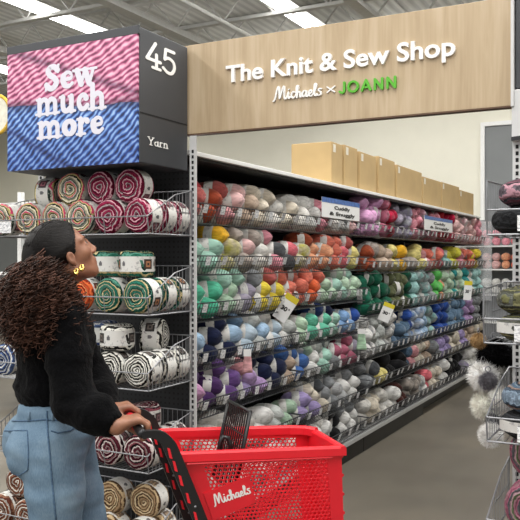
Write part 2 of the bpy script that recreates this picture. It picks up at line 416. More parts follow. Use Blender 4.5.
# ================================================================ the setting
def struct(name, mb, m, smooth=False):
    o = mb.build(name, m, smooth=smooth); o['kind'] = 'structure'; return o
YB, XL, XR, YF, ZC = 14.0, -15.0, 7.0, -5.0, 5.0
b = MB(); b.box(XL, XR, YF, YB, -.1, 0); struct('floor', b, m_floor)
b = MB(); b.box(XL, XR, YF, YB, ZC, ZC+.1); struct('ceiling', b, m_deck)
b = MB(); b.box(XL, XR, YB, YB+.15, 0, ZC); struct('wall_back', b, m_wall)
b = MB(); b.box(XL-.15, XL, YF, YB, 0, ZC); struct('wall_left', b, m_wall)
b = MB(); b.box(XR, XR+.15, YF, YB, 0, ZC); struct('wall_right', b, m_wall)
# tall grey doors with a white frame in the back wall
dl = on_y(481.5, 124, YB).x; dr = dl+2.0; dt = 3.86
b = MB(); b.box(dl+.06, dr-.06, YB-.05, YB, 0, dt-.06); door = struct('door_1', b, m_grey)
b = MB(); b.box(dl, dl+.07, YB-.09, YB, 0, dt); b.box(dr-.07, dr, YB-.09, YB, 0, dt); b.box(dl+.07, dr-.07, YB-.09, YB, dt-.07, dt)
b.build('door_frame', m_white, door)
# grey dado on the far part of the left end of the back wall
b = MB(); b.box(XL, -7.0, YB-.04, YB, 0, 2.75); struct('trim_1', b, m_grey)
# steel joists and girders under the ceiling
def joist(y):
    b = MB(); b.box(XL, XR, y-.05, y+.05, ZC-.06, ZC-.01); b.box(XL, XR, y-.04, y+.04, ZC-.50, ZC-.46)
    n = 30; L = (XR-XL)/n
    for i in range(n):
        x = XL+i*L
        b.tube([(x, y, ZC-.05), (x+L/2, y, ZC-.47)], .014, 4, cap=False); b.tube([(x+L/2, y, ZC-.47), (x+L, y, ZC-.05)], .014, 4, cap=False)
    struct('ceiling_beam', b, m_steel)
for i in range(7): joist(6.2+i*1.25)
for i, x in enumerate((-3.2, -5.7, -8.4, -11.2)):
    b = MB(); b.box(x-.07, x+.07, YF, YB, ZC-.62, ZC-.58); b.box(x-.02, x+.02, YF, YB, ZC-.58, ZC-.51); struct('ceiling_beam', b, m_steel)
b = MB()
b.tube([(-4.9, YF, 4.40), (-4.9, YB, 4.40)], .03, 8); struct('ceiling_beam', b, m_steel)
# strip lights
def strip_light(x, y0, y1, z, label):
    t = thing('strip_light', label, 'ceiling light', (x, (y0+y1)/2, z), 0, 'fluorescent strip lights under the ceiling')
    h = (y1-y0)/2
    b = MB(); b.box(-.05, .05, -h, h, 0, .09); b.slab((-.14, -h, .03), (-.05, -h, .09), (-.05, h, .09), (-.14, h, .03), .006); b.slab((.05, -h, .09), (.14, -h, .03), (.14, h, .03), (.05, h, .09), .006)
    b.build('housing', m_lightmetal, t)
    for k in range(int(round((y1-y0)/2.4))):
        for s in (-.07, .07):
            b = MB(); a = -h+k*2.4
            b.tube([(s, a+.03, -.012), (s, a+2.37, -.012)], .03, 8); b.build('lamp_tube', m_emit, t, True)
    b = MB()
    for yy in (-h*.9, -h*.3, h*.3, h*.9): b.tube([(0, yy, .09), (0, yy, ZC-z)], .006, 5)
    b.build('hanger', m_steel, t)
strip_light(-7.0, 3.2, 12.8, 4.6, 'long bright strip light running above the pink and blue picture sign')
strip_light(-4.25, 3.2, 12.8, 4.6, 'long bright strip light cut off by top of the wooden sign')
strip_light(-9.75, 6.8, 11.6, 4.6, 'far strip light glimpsed at the left edge beside the picture sign')
# ================================================================ wire baskets
def aisle_basket_mesh(W, name):
    b = MB(); D, H = .40, .095
    n = int(W/.028)
    for i in range(n+1):
        y = .012+(W-.024)*i/n
        b.tube([(.06, y, 0), (D-.035, y, 0), (D, y, H)], .0017, 4, cap=False)
    for p in ((.06, 0), (.16, 0), (.26, 0), (D-.035, 0), (D-.022, H*.38), (D-.01, H*.72), (D, H)):
        b.tube([(p[0], .008, p[1]), (p[0], W-.008, p[1])], .0034 if p[1] in (0, H) else .002, 5)
    for y in (.008, W-.008):                                     # side panels that climb towards the back
        b.tube([(0, y, .0), (0, y, .19), (.10, y, .19), (D-.10, y, H+.005), (D, y, H)], .0035, 5)
        for i in range(12):
            x = .03+i*.027; zt = .19 if x < .1 else .19-(x-.1)/(D-.2)*(.19-H-.005)
            b.tube([(x, y, 0), (x, y, zt)], .0015, 4, cap=False)
        b.tube([(0, y, 0), (D-.035, y, 0)], .0035, 5)
    b.tube([(0, .008, .10), (0, W-.008, .10)], .003, 5); b.tube([(0, .008, .0), (0, W-.008, .0)], .003, 5)
    return b.mesh(name, m_wire2)
TAGB = MB(); TAGB.slab((0, -.021, -.042), (0, .021, -.042), (.006, .021, 0), (.006, -.021, 0), .002)
TAGM = TAGB.mesh('price_tag', m_tag)
def put_tags(root, W, step, D=.402, H=.095):
    n = int(W/step)
    for i in range(n):
        o = link('price_tag', TAGM, root, (D+.002, W*(i+.5)/n+random.uniform(-.02, .02), H-.004))
        o.rotation_euler = (random.uniform(-.05, .05), random.uniform(.0, .25), 0)
XF, XBK = -2.0, -2.42            # basket lip, back panel
Y0, Y1, Y2 = 3.16, 5.59, 9.84    # aisle rack: near end, break between its two sections, far end
W1, W2 = (Y1-Y0)/2, (Y2-Y1)/4
BM1 = aisle_basket_mesh(W1, 'wire_basket_wide'); BM2 = aisle_basket_mesh(W2, 'wire_basket_narrow')
ROWS1 = [1.63, 1.375, 1.145, .905, .668, .40, .165]     # floor of each basket row, near section
ROWS2 = [1.63, 1.345, 1.02, .685, .445, .165]           # far section
ROWNAME = ['top', 'second', 'third', 'fourth', 'fifth', 'sixth', 'seventh']
def aisle_basket(y, z, W, me, label, step, grp):
    o = link('wire_basket', me, None, (XF-.402, y, z)); tag(o, label, 'wire basket', grp); put_tags(o, W, step); return o
for r, z in enumerate(ROWS1):
    rn = 'bottom' if r == 6 else ROWNAME[r]
    for k in range(2):
        aisle_basket(Y0+k*W1, z, W1, BM1, f'{["nearest","second"][k]} long wire basket of the {rn} row, near section of aisle rack', .165, 'wire baskets along the aisle rack')
for r, z in enumerate(ROWS2):
    rn = 'bottom' if r == 5 else ROWNAME[r]
    for k in range(4):
        aisle_basket(Y1+k*W2, z, W2, BM2, f'{["first","second","third","last"][k]} wire basket of the {rn} row, far section of aisle rack', .14, 'wire baskets along the aisle rack')
# ================================================================ the aisle rack
rack = thing('display_rack', 'long black aisle rack with white top shelf and rows of yarn baskets', 'shelving', (XBK, Y0, 0))
def part(mb, name, m, parent, smooth=False):
    o = mb.build(name, m, None, smooth)
    o.parent = parent; o.matrix_parent_inverse = Matrix.Translation(parent.location).inverted(); return o
b = MB(); b.box(XBK-.03, XBK-.002, Y0, Y2, 0, 1.95); part(b, 'back_panel', m_peg, rack)
b = MB(); b.bbox(XBK, XF-.02, Y0+.0, Y2, .125, .158, .004); part(b, 'base_deck', m_upr, rack)
for y0, y1, x in ((Y0, 4.38, XF-.05), (4.385, Y1, XF-.05), (Y1+.005, 7.2, XF-.05), (7.205, Y2, XF-.12)):
    b = MB(); b.bbox(x-.02, x, y0, y1, 0, .122, .003); part(b, 'kick_plate', m_black, rack)
b = MB(); b.bbox(XBK-.03, XF-.02, Y0-.03, Y2-.25, 1.952, 1.975, .003); part(b, 'top_shelf', m_white, rack)
b = MB(); b.box(XBK-.03, XF-.04, Y0-.03, Y2-.25, 1.94, 1.951); part(b, 'shelf_underside', m_black, rack)
for y in (Y0+.02, 4.38, Y1, Y1+W2*2, Y2-.02):
    b = MB(); b.box(XBK, XBK+.03, y-.018, y+.018, .16, 1.94)
    part(b, 'upright', m_black, rack)
mg = NT('clear_acrylic'); mg.base(lin('e8eaec')); mg.set(Roughness=.25); mg.b.inputs['Alpha'].default_value = .3
b = MB(); b.bbox(XBK, XF+.06, Y2, Y2+.012, .95, 1.93, .003); part(b, 'end_panel', mg.m, rack)
b = MB(); b.box(XBK, XF-.05, Y2, Y2+.02, 0, .94); part(b, 'end_plate', m_black, rack)
# ================================================================ cardboard boxes on the top shelf
bx = [(331, 343), (344, 358), (359, 377), (378, 395.5), (396.5, 422.5), (423.5, 441), (442.5, 459), (460, 473.5)]
for i, (ua, ub) in enumerate(bx):
    ya, yb = on_x(ua, 200, -2.08).y, on_x(ub, 200, -2.08).y
    h = [.30, .31, .30, .315, .30, .275, .285, .265][i]; w = yb-ya
    t = thing('cardboard_box', f'brown cardboard box on the white top shelf, {ORD[i]} from the near end', 'box', (-2.235, (ya+yb)/2, 1.976), random.uniform(-.05, .02), 'cardboard boxes along the top shelf')
    b = MB(); w *= .93; b.bbox(-.155, .155, -w/2, w/2, 0, h, .006); b.build('carton', m_card, t)
    b = MB(); b.box(-.15, .15, -.002, .002, h-.0005, h+.001); b.build('seam', plain('box_seam', '7d6240', .9), t)
    b = MB(); b.box(.1545, .1562, -w/2+.03, -w/2+.075, h-.07, h-.015); b.build('shipping_sticker', m_tape, t)
# ================================================================ yarn
def skein_mesh(name, L, R, e, seed, m=None):
    rs = random.Random(seed); ph = [rs.uniform(0, 6.28) for _ in range(6)]; b = MB(); n = 22; K = 15; prof = []
    for i in range(K+1):
        t = -1+2*i/K; t = max(-.995, min(.995, t)); r = R*(1-abs(t)**e)**.5*(1-.05*math.exp(-(t/.2)**2))
        prof.append((max(r, R*.06), t*L/2))
    b.lathe(prof, n, 'x')
    vs = []
    for x, y, z in b.v:
        a = math.atan2(z, y); f = 1+.035*math.sin(3*a+ph[0]+x*20)+.025*math.sin(5*a+ph[1]-x*34)+.02*math.sin(x*60+ph[2])
        f += .018*math.sin(14*a+x*30+ph[3])
        vs.append((x+.006*math.sin(2*a+ph[4]), y*f, z*f*.96))
    b.v = vs
    return b.mesh(name, m or m_white, True)
SK = [skein_mesh('yarn_skein', .20, .0585, 2.5, s) for s in range(5)]
BL = [skein_mesh('yarn_ball', .17, .063, 2.3, s+9) for s in range(5)]
def band_mesh(L, R, m):
    b = MB(); b.lathe([(R, -L/2), (R*1.012, 0), (R, L/2)], 22, 'x'); b.f = b.f[:-2]; b.mi = b.mi[:-2]
    b.v = [(x, y, z*.97) for x, y, z in b.v]; return b.mesh('paper_band', m, True)
BAND = band_mesh(.05, .0588, m_paper); BAND2 = band_mesh(.04, .0635, m_paper)
def yarn(name, meshes, loc, yaw, pitch, col, label, cat, grp, band=None, roll=None, sc=1.0):
    o = link(name, random.choice(meshes), None, loc)
    o.rotation_euler = (random.uniform(0, 6.28) if roll is None else roll, pitch, yaw); o.scale = (sc, sc, sc)
    tag(o, label, cat, grp)
    s = o.material_slots[0]; s.link = 'OBJECT'; s.material = yarn_mat(*col) if isinstance(col, tuple) else yarn_mat(col)
    if band: link('paper_band', band, o)
    return o
CN = {  # colour name -> (hex, optional second tone)
 'pale mint': 'a9d2c1', 'mint green': '55b593', 'aqua green': '6cc3a4', 'soft sage': 'a9c4ab', 'pale green': 'b9d3b8', 'sea green': '4f9a83',
 'yellow': 'e6cf45', 'pale yellow': 'e3d588', 'golden yellow': 'eab430', 'lime yellow': 'd3cb4a', 'beige': 'bca794', 'grey beige': 'a89d94', 'cream': 'd9cfbd', 'off-white': 'dcd9d2',
 'white': 'e2e1dd', 'pale pink': 'e0b7b5', 'pink': 'dc93a0', 'dusty pink': 'c98f93', 'dusty rose': 'a85e72', 'rose': 'c06d83', 'lilac pink': 'd9a3cc', 'lilac': 'b99bc9',
 'lavender': 'a797c6', 'muted lavender': '8d80a8', 'purple': '6a4a86', 'dark purple': '4a2c5e', 'navy': '1b2342', 'dark blue': '2b3f72', 'royal blue': '2c4f9c', 'blue': '4a72b4', 'sky blue': '86aad6',
 'light blue': 'a3c0db', 'pale blue': 'b7c9d6', 'steel blue': '6d8aa5', 'slate blue': '536a80', 'grey': '8a8d8f', 'light grey': 'b4b5b5', 'dark grey': '55585b', 'grey lilac': '9a93a3', 'pale grey': 'c4c8c4',
 'coral': 'df7a66', 'peach': 'e5a47f', 'orange': 'e0683f', 'coral pink': 'e2727c', 'red': 'a8242f', 'crimson': 'b0163c', 'brick red': 'a6492f', 'rust': '98472a', 'dusty red': 'b05a55', 'dark brown': '44251f',
 'dark green': '12573f', 'forest green': '1d6b52', 'olive': '5d6243', 'bright green': '62bf5f', 'teal': '2c8f8c', 'pale aqua': 'a2cdc9', 'black': '141416', 'mixed grey and white': ('8f9294', 'dedcd8'),
 'mixed pink and grey': ('cc8d9b', '93898f'), 'mixed lilac and grey': ('a597bb', '9a9b9f'), 'mixed blue and white': ('6f8db8', 'c9d1d8'), 'mixed aqua and grey': ('7fb3ae', '9aa09f'), 'mixed green and yellow': ('b7b24a', 'cfc6a8'),
 'mixed red and cream': ('9c3d3f', 'c9b9ad'), 'mixed grey and brown': ('75706b', 'a39a90'), 'mixed pink and white': ('dba3ad', 'e4dad8')}
def pick(lst, u):
    best = min(lst, key=lambda p: abs(p[0]-u)); return best[1]
def parse(s):
    out = []
    for it in s.split(','):
        u, c = it.strip().split(' ', 1); out.append((float(u), c))
    return out
# --- near section: (front layer, top layer) read off the photograph row by row
R1F = [parse(x) for x in (
 '200 dusty red,212 brick red,224 dusty pink,238 pale pink,252 beige,265 cream,280 off-white,294 cream,306 off-white,315 white,324 pink,333 off-white,342 light grey,350 pale pink,358 pale pink,366 pale pink',
 '200 pale mint,212 pale mint,222 yellow,232 mixed green and yellow,243 grey beige,252 pale pink,262 off-white,273 pink,284 dark grey,294 coral pink,305 mixed green and yellow,315 peach,328 peach,337 coral,347 coral pink,356 pale yellow,366 yellow',
 '199 mint green,215 mint green,230 soft sage,240 pale mint,250 grey lilac,262 yellow,276 yellow,290 coral,303 coral,315 orange,330 pale green,340 pale mint,350 pale green,360 aqua green,367 aqua green',
 '203 light blue,216 navy,226 navy,238 light blue,248 pale blue,258 pale grey,270 light blue,280 pale blue,290 pale grey,303 pale green,315 aqua green,327 aqua green,338 pale mint,348 sky blue,358 royal blue,367 royal blue',
 '200 lilac pink,218 dark purple,230 purple,241 lavender,254 lilac,268 navy,280 navy,290 beige,302 blue,313 white,322 pale mint,331 grey,340 dusty rose,348 dusty rose,358 grey lilac,366 muted lavender',
 '200 off-white,215 off-white,232 white,250 off-white,265 white,276 pale grey,287 soft sage,298 lavender,308 lavender,318 cream,330 grey,340 light grey,350 white,360 light grey,368 dark grey',
 '205 white,220 off-white,240 white,260 off-white,280 white,300 off-white,315 white,325 white,334 black,345 white,354 white,362 black,369 off-white')]
R1T = [parse(x) for x in (
 '200 red,215 dusty red,240 pale pink,260 cream,285 off-white,305 white,322 pink,345 light grey,360 pale pink',
 '203 pale mint,216 yellow,228 golden yellow,252 grey beige,268 pink,280 dusty pink,297 dusty red,315 rust,336 coral,344 coral,352 dusty red,358 yellow,366 peach',
 '210 mint green,234 pale mint,248 grey,265 dusty red,278 coral,290 coral,302 coral,312 coral,334 pale green,345 pale green,354 pale mint,362 mint green',
 '202 navy,216 navy,235 slate blue,250 pale grey,264 off-white,280 pale grey,300 soft sage,315 dark blue,330 navy,341 sky blue,352 blue,362 royal blue',
 '210 dark purple,226 purple,242 dusty pink,254 navy,268 navy,276 grey lilac,292 blue,302 blue,312 soft sage,324 pale grey,333 grey,342 rose,352 dusty rose,362 light grey',
 '215 off-white,240 off-white,256 pale grey,278 dark grey,291 lavender,300 muted lavender,313 cream,325 dark grey,336 grey,348 grey,358 light grey,368 dark grey',
 '215 white,250 off-white,290 white,312 off-white,330 black,345 grey,356 black,366 off-white')]
PITCH = .182
def u_of(X, Y):
    d = -X*SN+Y*CS; return 260+F*(X*CS+Y*SN)/d
n1 = int((Y1-Y0)/PITCH)
GS = 'yarn skeins in the near section of the aisle rack'
for r, z in enumerate(ROWS1):
    row = 'bottom' if r == 6 else ROWNAME[r]
    for lay, zz, off, keep in ((0, .062, 0.25, 1.), (1, .132, .5, 1.), (2, .198, .95, .74)):
        if r == 0 and lay == 2: zz -= .01
        cnt = 0
        for i in range(n1):
            y = Y0+.03+(i+off)*(Y1-Y0-.04)/n1
            if y > Y1-.05: continue
            if i == 0 and lay == 2: y = Y0+.10
            if lay == 2 and (random.random() > keep or r in (6,) and random.random() < .3): continue
            u = u_of(-2.08, y); col = pick((R1T if lay == 2 else R1F)[r], u)
            if lay == 0 and random.random() < .0: continue
            yaw = math.radians(random.gauss(30, 16))
            x = -2.145+random.uniform(-.012, .012) - (.02 if lay == 2 else 0)
            cnt += 1; y += random.uniform(-.012, .012); zz_ = zz+random.uniform(-.008, .010)*(lay > 0)
            lab = f'{col} yarn skein, {ORD[cnt-1]} from near end, {["buried bottom","front middle","upper"][lay]} layer, {row} near-section row'
            yarn('yarn_skein', SK, (x, y, z+zz_), yaw, random.uniform(-.14, .14), CN[col], lab, 'yarn skein', GS, BAND, sc=random.uniform(.90, 1.04))
R2 = [parse(x) for x in (
 '366 lilac pink,377 lilac pink,384 dusty rose,393 crimson,398 red,402 grey lilac,411 mixed lilac and grey,417 pink,424 mixed pink and grey,433 pink,442 red,450 crimson,456 pale pink,464 mixed pink and white,472 pale pink,480 pink',
 '366 rust,373 rust,380 grey beige,388 beige,396 pale yellow,404 golden yellow,411 grey beige,419 pale yellow,427 dusty pink,434 coral,442 coral pink,448 mixed aqua and grey,454 lime yellow,463 pink,470 coral,478 yellow,484 grey',
 '366 forest green,374 dark green,386 dark green,396 olive,404 olive,411 dark green,417 pale aqua,424 mixed aqua and grey,431 grey,437 bright green,444 peach,449 pale green,455 teal,460 pale green,464 teal,470 off-white,478 pale aqua,484 soft sage',
 '366 white,373 mixed grey and white,384 pale grey,394 mixed grey and white,399 slate blue,405 steel blue,409 royal blue,417 mixed blue and white,426 light blue,434 mixed aqua and grey,443 royal blue,450 steel blue,460 steel blue,470 lilac,478 grey,484 lavender',
 '366 grey,374 dark grey,384 pale yellow,392 black,400 black,408 slate blue,417 dusty pink,424 cream,431 beige,438 grey,444 lavender,450 muted lavender,456 cream,463 lavender,472 beige,480 cream',
 '366 off-white,376 cream,388 off-white,397 white,407 dark brown,414 mixed grey and brown,422 mixed grey and white,429 coral pink,437 cream,445 white,453 black,459 black,466 mixed lilac and grey,474 white,482 off-white')]
L2 = [3, 2, 3, 3, 2, 2]
GB = 'yarn balls in the far section of the aisle rack'
n2 = 30; cand = []
jit = [[(random.uniform(-.03, .03), random.uniform(-2.4, 2.4), random.uniform(-.02, .03), random.uniform(.93, 1.1)) for i in range(60)] for r in range(6)]
for r, z in enumerate(ROWS2):
    for lay in range(L2[r]):
        cnt = 0
        for i in range(n2):
            jy, ju, jz, js = jit[r][i]; y = min(Y1+.05+(i+.4+random.uniform(-.12, .12))*(Y2-Y1-.06)/n2+jy, Y2-.07)
            if lay == L2[r]-1 and random.random() < .22: continue
            cnt += 1
            u = u_of(-2.06, y)+ju
            cand.append((y, r, lay, cnt, pick(R2[r], u), jz, js))
cand.sort(key=lambda c: (c[0]+(1.6 if c[2] == 0 else 0)))
rest = {}
for k, (y, r, lay, cnt, col, jz, js) in enumerate(cand):
    zz = ROWS2[r]+.066+lay*.100+jz*(lay > 0)+random.uniform(-.008, .008); x = -2.125+random.uniform(-.03, .025)
    row = 'bottom' if r == 5 else ROWNAME[r]
    if k < 300:
        lab = f'{col} yarn ball, {ORD[cnt-1]} from near end, {["lowest","middle","highest"][min(lay, 2) if L2[r] == 3 else lay*2]} layer, {row} far-section row'
        yarn('yarn_ball', BL, (x, y, zz), math.radians(random.gauss(8, 20)), random.uniform(-.2, .2), CN[col], lab, 'yarn ball', GB, BAND2 if random.random() < .4 else None, sc=js*random.uniform(.96, 1.04))
    else: rest.setdefault(col, []).append((x, y, zz))
b = MB(); mats = []
for col, pts in rest.items():
    b.cur = len(mats); c = CN[col]; mats.append(yarn_mat(*c) if isinstance(c, tuple) else yarn_mat(c))
    for x, y, z in pts:
        me = random.choice(BL); R = Matrix.Rotation(random.gauss(.2, .2), 3, 'Z') @ Matrix.Rotation(random.uniform(0, 6), 3, 'X')
        b.add([R @ v.co+Vector((x, y, z)) for v in me.vertices], [list(p.vertices) for p in me.polygons])
o = b.build('yarn_balls', mats, None, True, fix=False)
tag(o, 'massed yarn balls in many colours at the far end of the aisle rack', 'yarn', None, 'stuff')
# ================================================================ end-of-aisle display (left): rack, baskets, cakes
EX0, EX1, EY = -2.93, -1.955, 3.10
cap = thing('display_rack', 'black end-of-aisle rack with slotted uprights behind the yarn cakes', 'shelving', ((EX0+EX1)/2, EY, 0))
b = MB(); b.box(EX0+.02, EX1-.034, EY+.012, EY+.03, .1, 1.9); part(b, 'back_panel', m_peg, cap)
def upright(x0, x1, y, z1, parent):
    b = MB(); b.box(x0, x1, y, y+.010, .02, z1); o = part(b, 'upright', m_upr, parent)
    b = MB(); n = int((z1-.1)/.0254); w = (x1-x0)
    for i in range(n): b.box(x0+w*.34, x1-w*.34, y-.0012, y+.001, .07+i*.0254, .085+i*.0254)
    s = b.build('slot_groove', m_slot); s.parent = o; return o
upright(EX0, EX0+.034, EY-.02, 1.95, cap); upright(EX1-.034, EX1, EY-.02, 2.03, cap)
b = MB(); b.bbox(EX0, EX1, EY-.38, EY, .0, .12, .004); part(b, 'base_deck', m_black, cap)
def end_basket_mesh(W, D=.34, HB=.21, HF=.075, tall=False):
    b = MB()                                     # local: x 0..W, y 0 (back) .. -D (front)
    n = int(W/.027)
    for i in range(n+1):
        x = W*i/n; b.tube([(x, -.01, 0), (x, -D, 0)], .0016, 4, cap=False)
        b.tube([(x, 0, 0), (x, 0, HB)], .0016, 4, cap=False)
    for y in (0, -D*.5, -D): b.tube([(0, y, 0), (W, y, 0)], .0035, 5)
    b.tube([(0, -D-.012, HF), (W, -D-.012, HF)], .0032, 6); b.tube([(0, 0, HB), (W, 0, HB)], .0032, 6)
    for i in range(5):
        x = W*i/4; b.tube([(x, -D, 0), (x, -D-.012, HF)], .0025, 5, cap=False)
    for x in (0, W):
        b.tube([(x, 0, 0), (x, 0, HB), (x, -D*.42, HB-.03) if not tall else (x, -D-.008, HB-.015), (x, -D-.012, HF), (x, -D, 0), (x, 0, 0)], .0032, 5)
        for i in range(1, 13):
            y = -D*i/13; t = i/13; zt = HB-.03*t/.42 if t < .42 else HB-.03-(t-.42)/.58*(HB-.03-HF)
            if tall: zt = HB-.015*t
            b.tube([(x, y, 0), (x, y, zt)], .0016, 4, cap=False)
        b.tube([(x, -.02, HB*.5), (x, -D*.7, HB*.5)], .002, 4)
    return b.mesh('wire_basket_end', m_wire)
EW = EX1-EX0-.03
EBM = end_basket_mesh(EW)
EZ = [1.563, 1.212, .888, .535, .165]
ENM = ['top', 'second', 'third', 'fourth', 'lowest']
EC = ['the cream and maroon yarn cakes', 'the green yarn cakes', 'the white and black yarn cakes', 'the dark maroon yarn cakes', 'the tan yarn cakes']
for i, z in enumerate(EZ):
    o = link('wire_basket', EBM, None, (EX0+.012, EY-.025, z))
    tag(o, f'silver wire basket holding {EC[i]} on the left end rack', 'wire basket', 'silver wire baskets on the left end rack')
    if i == 0:
        tg = MB(); tg.slab((.02, -.357, .015), (.16, -.357, .015), (.16, -.357, .07), (.02, -.357, .07), .002); tg.build('label_holder', m_tag, o)
# yarn cakes: axis z in the mesh, face spiral on both ends
def cake_mesh(R, L, m, soft=False):
    b = MB(); prof = []
    for r, h in ((.10, .46), (.35, .49), (.72, .5), (.9, .46), (.985, .36), (1.0, .15), (1.0, -.15), (.985, -.36), (.9, -.46), (.72, -.5), (.35, -.49), (.10, -.46)): prof.append((r*R, h*L))
    if soft: prof = [(max(.05, (1-abs(h)**2.4)**.5)*R, h*L*.5) for h in [-.995+1.99*i/14 for i in range(15)]]
    b.lathe(prof, 36, 'z')
    vs = []
    for x, y, z in b.v:
        a = math.atan2(y, x); f = 1+.012*math.sin(3*a+1)+.01*math.sin(7*a+z*40); vs.append((x*f, y*f, z+.004*math.sin(2*a)*(1 if abs(z) > L*.4 else 0)))
    b.v = vs; return b.mesh('yarn_cake', m, True)
def cake_band(R, L, w, patch):
    b = MB(); b.lathe([(R*1.012, -w/2), (R*1.016, 0), (R*1.012, w/2)], 36, 'z'); b.f = b.f[:-2]; b.mi = b.mi[:-2]
    for a0 in (20, 140, 260):                                  # printed motif squares and dark lines on the paper
        for (da, zc, s, mi) in ((0, 0, .34, 1), (0, 0, .2, 2), (0, 0, .09, 1), (34, .0, .12, 3), (34, .16, .05, 3)):
            b.cur = mi; rr = R*(1.02+.002*(1-s)); n = 4; vs = []
            for k in range(n+1):
                a = math.radians(a0+da)+(k/n-.5)*s*w*1.9/R
                for zz in (-1, 1): vs.append((rr*math.cos(a), rr*math.sin(a), (zc+zz*s)*w*.95))
            b.add(vs, [(2*k, 2*k+2, 2*k+3, 2*k+1) for k in range(n)])
    return b.mesh('label_band', [m_paper]+patch+[m_print], True)
CAKES = {}
def cake_kind(name, cols, p1, p2, R=.077, L=.112, bw=.6):
    m = cake_mat(name, cols); CAKES[name] = (cake_mesh(R, L, m, L < .1), cake_band(R, L, L*(bw), [plain('motif_'+name, p1, .6), plain('motif2_'+name, p2, .6)]))
cake_kind('confetti', ['e4dcc4', '2a2a26', 'd8c888', 'c5476a', 'e8e2d0', '33413a', '8d8f86', 'e3d9b5'], '4a3136', 'b0717c')
cake_kind('maroon', ['7d1838', 'a02a52', 'd9a3ae', '6d1230', '8e1d44', '584347', 'e2c7ca'], '5b3a40', '9b6a74')
cake_kind('green', ['1f5a4a', '2d7a66', 'c9b88a', '123f36', '5d9a86', '2a6a58', 'd8cfae'], '3a2a22', 'b07a55')
cake_kind('monochrome', ['e4e2da', '22211f', 'd4d2c8', '3a3936', 'e8e6de', '8c8a84'], '2a2624', '6d625c')
cake_kind('wine', ['4a1726', '6d2a38', 'd7c8c4', '2a1118', '80424c', 'c9b2ae'], '3a2a2c', '77565a')
cake_kind('tan', ['a98d6c', '8d6f50', 'c9b08a', '6f553d', 'd4bf9c', '9b7c58'], '6b5a4a', 'a58d70')
cake_kind('orange', ['c8502c', 'd9683a', 'a8381f', 'e08a58'], '5a2a1e', 'c9a08a')
cake_kind('denim', ['2d3f6a', 'dfe0e0', '5a6f9a', '1f2a48', 'c8ccd4'], '3a3f4c', '8088a0')
cake_kind('brown', ['7a4632', 'd8cfc4', '5a3024', 'a8765c', 'e2dcd2', '8d5a44'], '4a3028', '9a7460')
CW = {'confetti': 'cream and black confetti striped', 'maroon': 'maroon and pink striped', 'green': 'dark green and sand striped', 'monochrome': 'white and black striped', 'wine': 'dark wine and white striped',
      'tan': 'tan and brown striped', 'orange': 'burnt orange', 'denim': 'navy and white striped', 'brown': 'brown and cream striped'}
RX = Matrix.Rotation(math.radians(90), 4, 'X')
def cake(kind, loc, label, mode='front', spin=0., yaw=0., sc=1.0, grp='yarn cakes on the left end rack', band=True):
    me, bd = CAKES[kind]; o = link('yarn_cake', me, None, loc)
    M = Matrix.Rotation(spin, 4, 'Z')
    if mode == 'front': M = Matrix.Rotation(yaw, 4, 'Z') @ RX @ M          # spiral end towards the shopper
    elif mode == 'side': M = Matrix.Rotation(math.radians(90)+yaw, 4, 'Z') @ RX @ M
    else: M = Matrix.Rotation(yaw, 4, 'Z') @ M
    o.rotation_euler = M.to_euler(); o.scale = (sc, sc, sc)
    tag(o, label, 'yarn cake', grp)
    if band: link('label_band', bd, o)
    return o
FY = EY-.31; R = .077
def rs(): return random.uniform(0, 6.28)
cols = [-2.045, -2.205, -2.365, -2.525, -2.685, -2.845]; cn = ['rightmost', 'second from right', 'third from right', 'fourth from right', 'fifth from right', 'leftmost']
def row(zi, kinds, deep, skip=()):
    z = EZ[zi]+R+.004
    for i, k in enumerate(kinds):
        if i in skip or k is None: continue
        dx = random.uniform(-.006, .006)
        cake(k, (cols[i]+dx, FY+random.uniform(-.006, .01), z), f'{CW[k]} yarn cake, {cn[i]} in front of {ENM[zi]} silver basket', 'front', rs(), random.uniform(-.1, .1))
    for j in range(deep):
        cake(kinds[0], (cols[0]-.004*j, FY+.117*(j+1), z+.002), f'{CW[kinds[0]]} yarn cake {["just","two places"][j]} behind the rightmost one, {ENM[zi]} silver basket', 'front', [.5, 2.6][j], random.uniform(-.05, .05))
row(0, ['maroon', 'maroon', 'confetti', 'confetti', 'confetti', 'confetti'], 2)
z2 = EZ[0]+R*2+.062
cake('maroon', (-2.125, FY+.045, z2), 'maroon and pink striped yarn cake on the upper layer, nearest the number panel', 'front', 1., .05)
cake('maroon', (-2.285, FY+.05, z2), 'maroon and pink striped yarn cake on the upper layer, beside cream cakes', 'front', 2., -.05)
cake('confetti', (-2.46, FY+.045, z2), 'cream and black confetti yarn cake on top, spiral end facing out', 'front', .8, .1)
cake('confetti', (-2.635, FY+.07, z2-.012), 'cream confetti yarn cake lying on its side, wrapper and motif facing out', 'side', 2.2, .1)
row(1, ['green', 'green', 'orange', None, None, None], 2)
z2 = EZ[1]+R*2+.004+.062
cake('green', (-2.10, FY+.03, z2), 'dark green yarn cake standing upright on top, right one of two', 'up', 3.6)
cake('green', (-2.268, FY+.05, z2), 'dark green yarn cake standing upright on top, left one of two', 'up', 3.9)
cake('green', (-2.19, FY+.165, z2+.0), 'dark green yarn cake on top behind the two upright ones', 'up', 1.9)
row(2, ['monochrome', 'monochrome', 'monochrome', None, 'denim', 'denim'], 2)
z2 = EZ[2]+R*2+.004+.058
cake('monochrome', (-2.20, FY+.02, z2), 'white and black yarn cake on top, big white wrapper facing out', 'up', 3.9, 0)
cake('monochrome', (-2.10, FY+.16, z2+.0), 'white and black yarn cake on top, set back near the slotted upright', 'side', 2.2, .35)
cake('denim', (-2.36, FY+.12, z2), 'navy and white yarn cake on top beside the white wrapped one', 'up', 1.)
cake('denim', (-2.77, FY+.03, z2), 'navy and white yarn cake on top at the left, behind the woman', 'front', 1.)
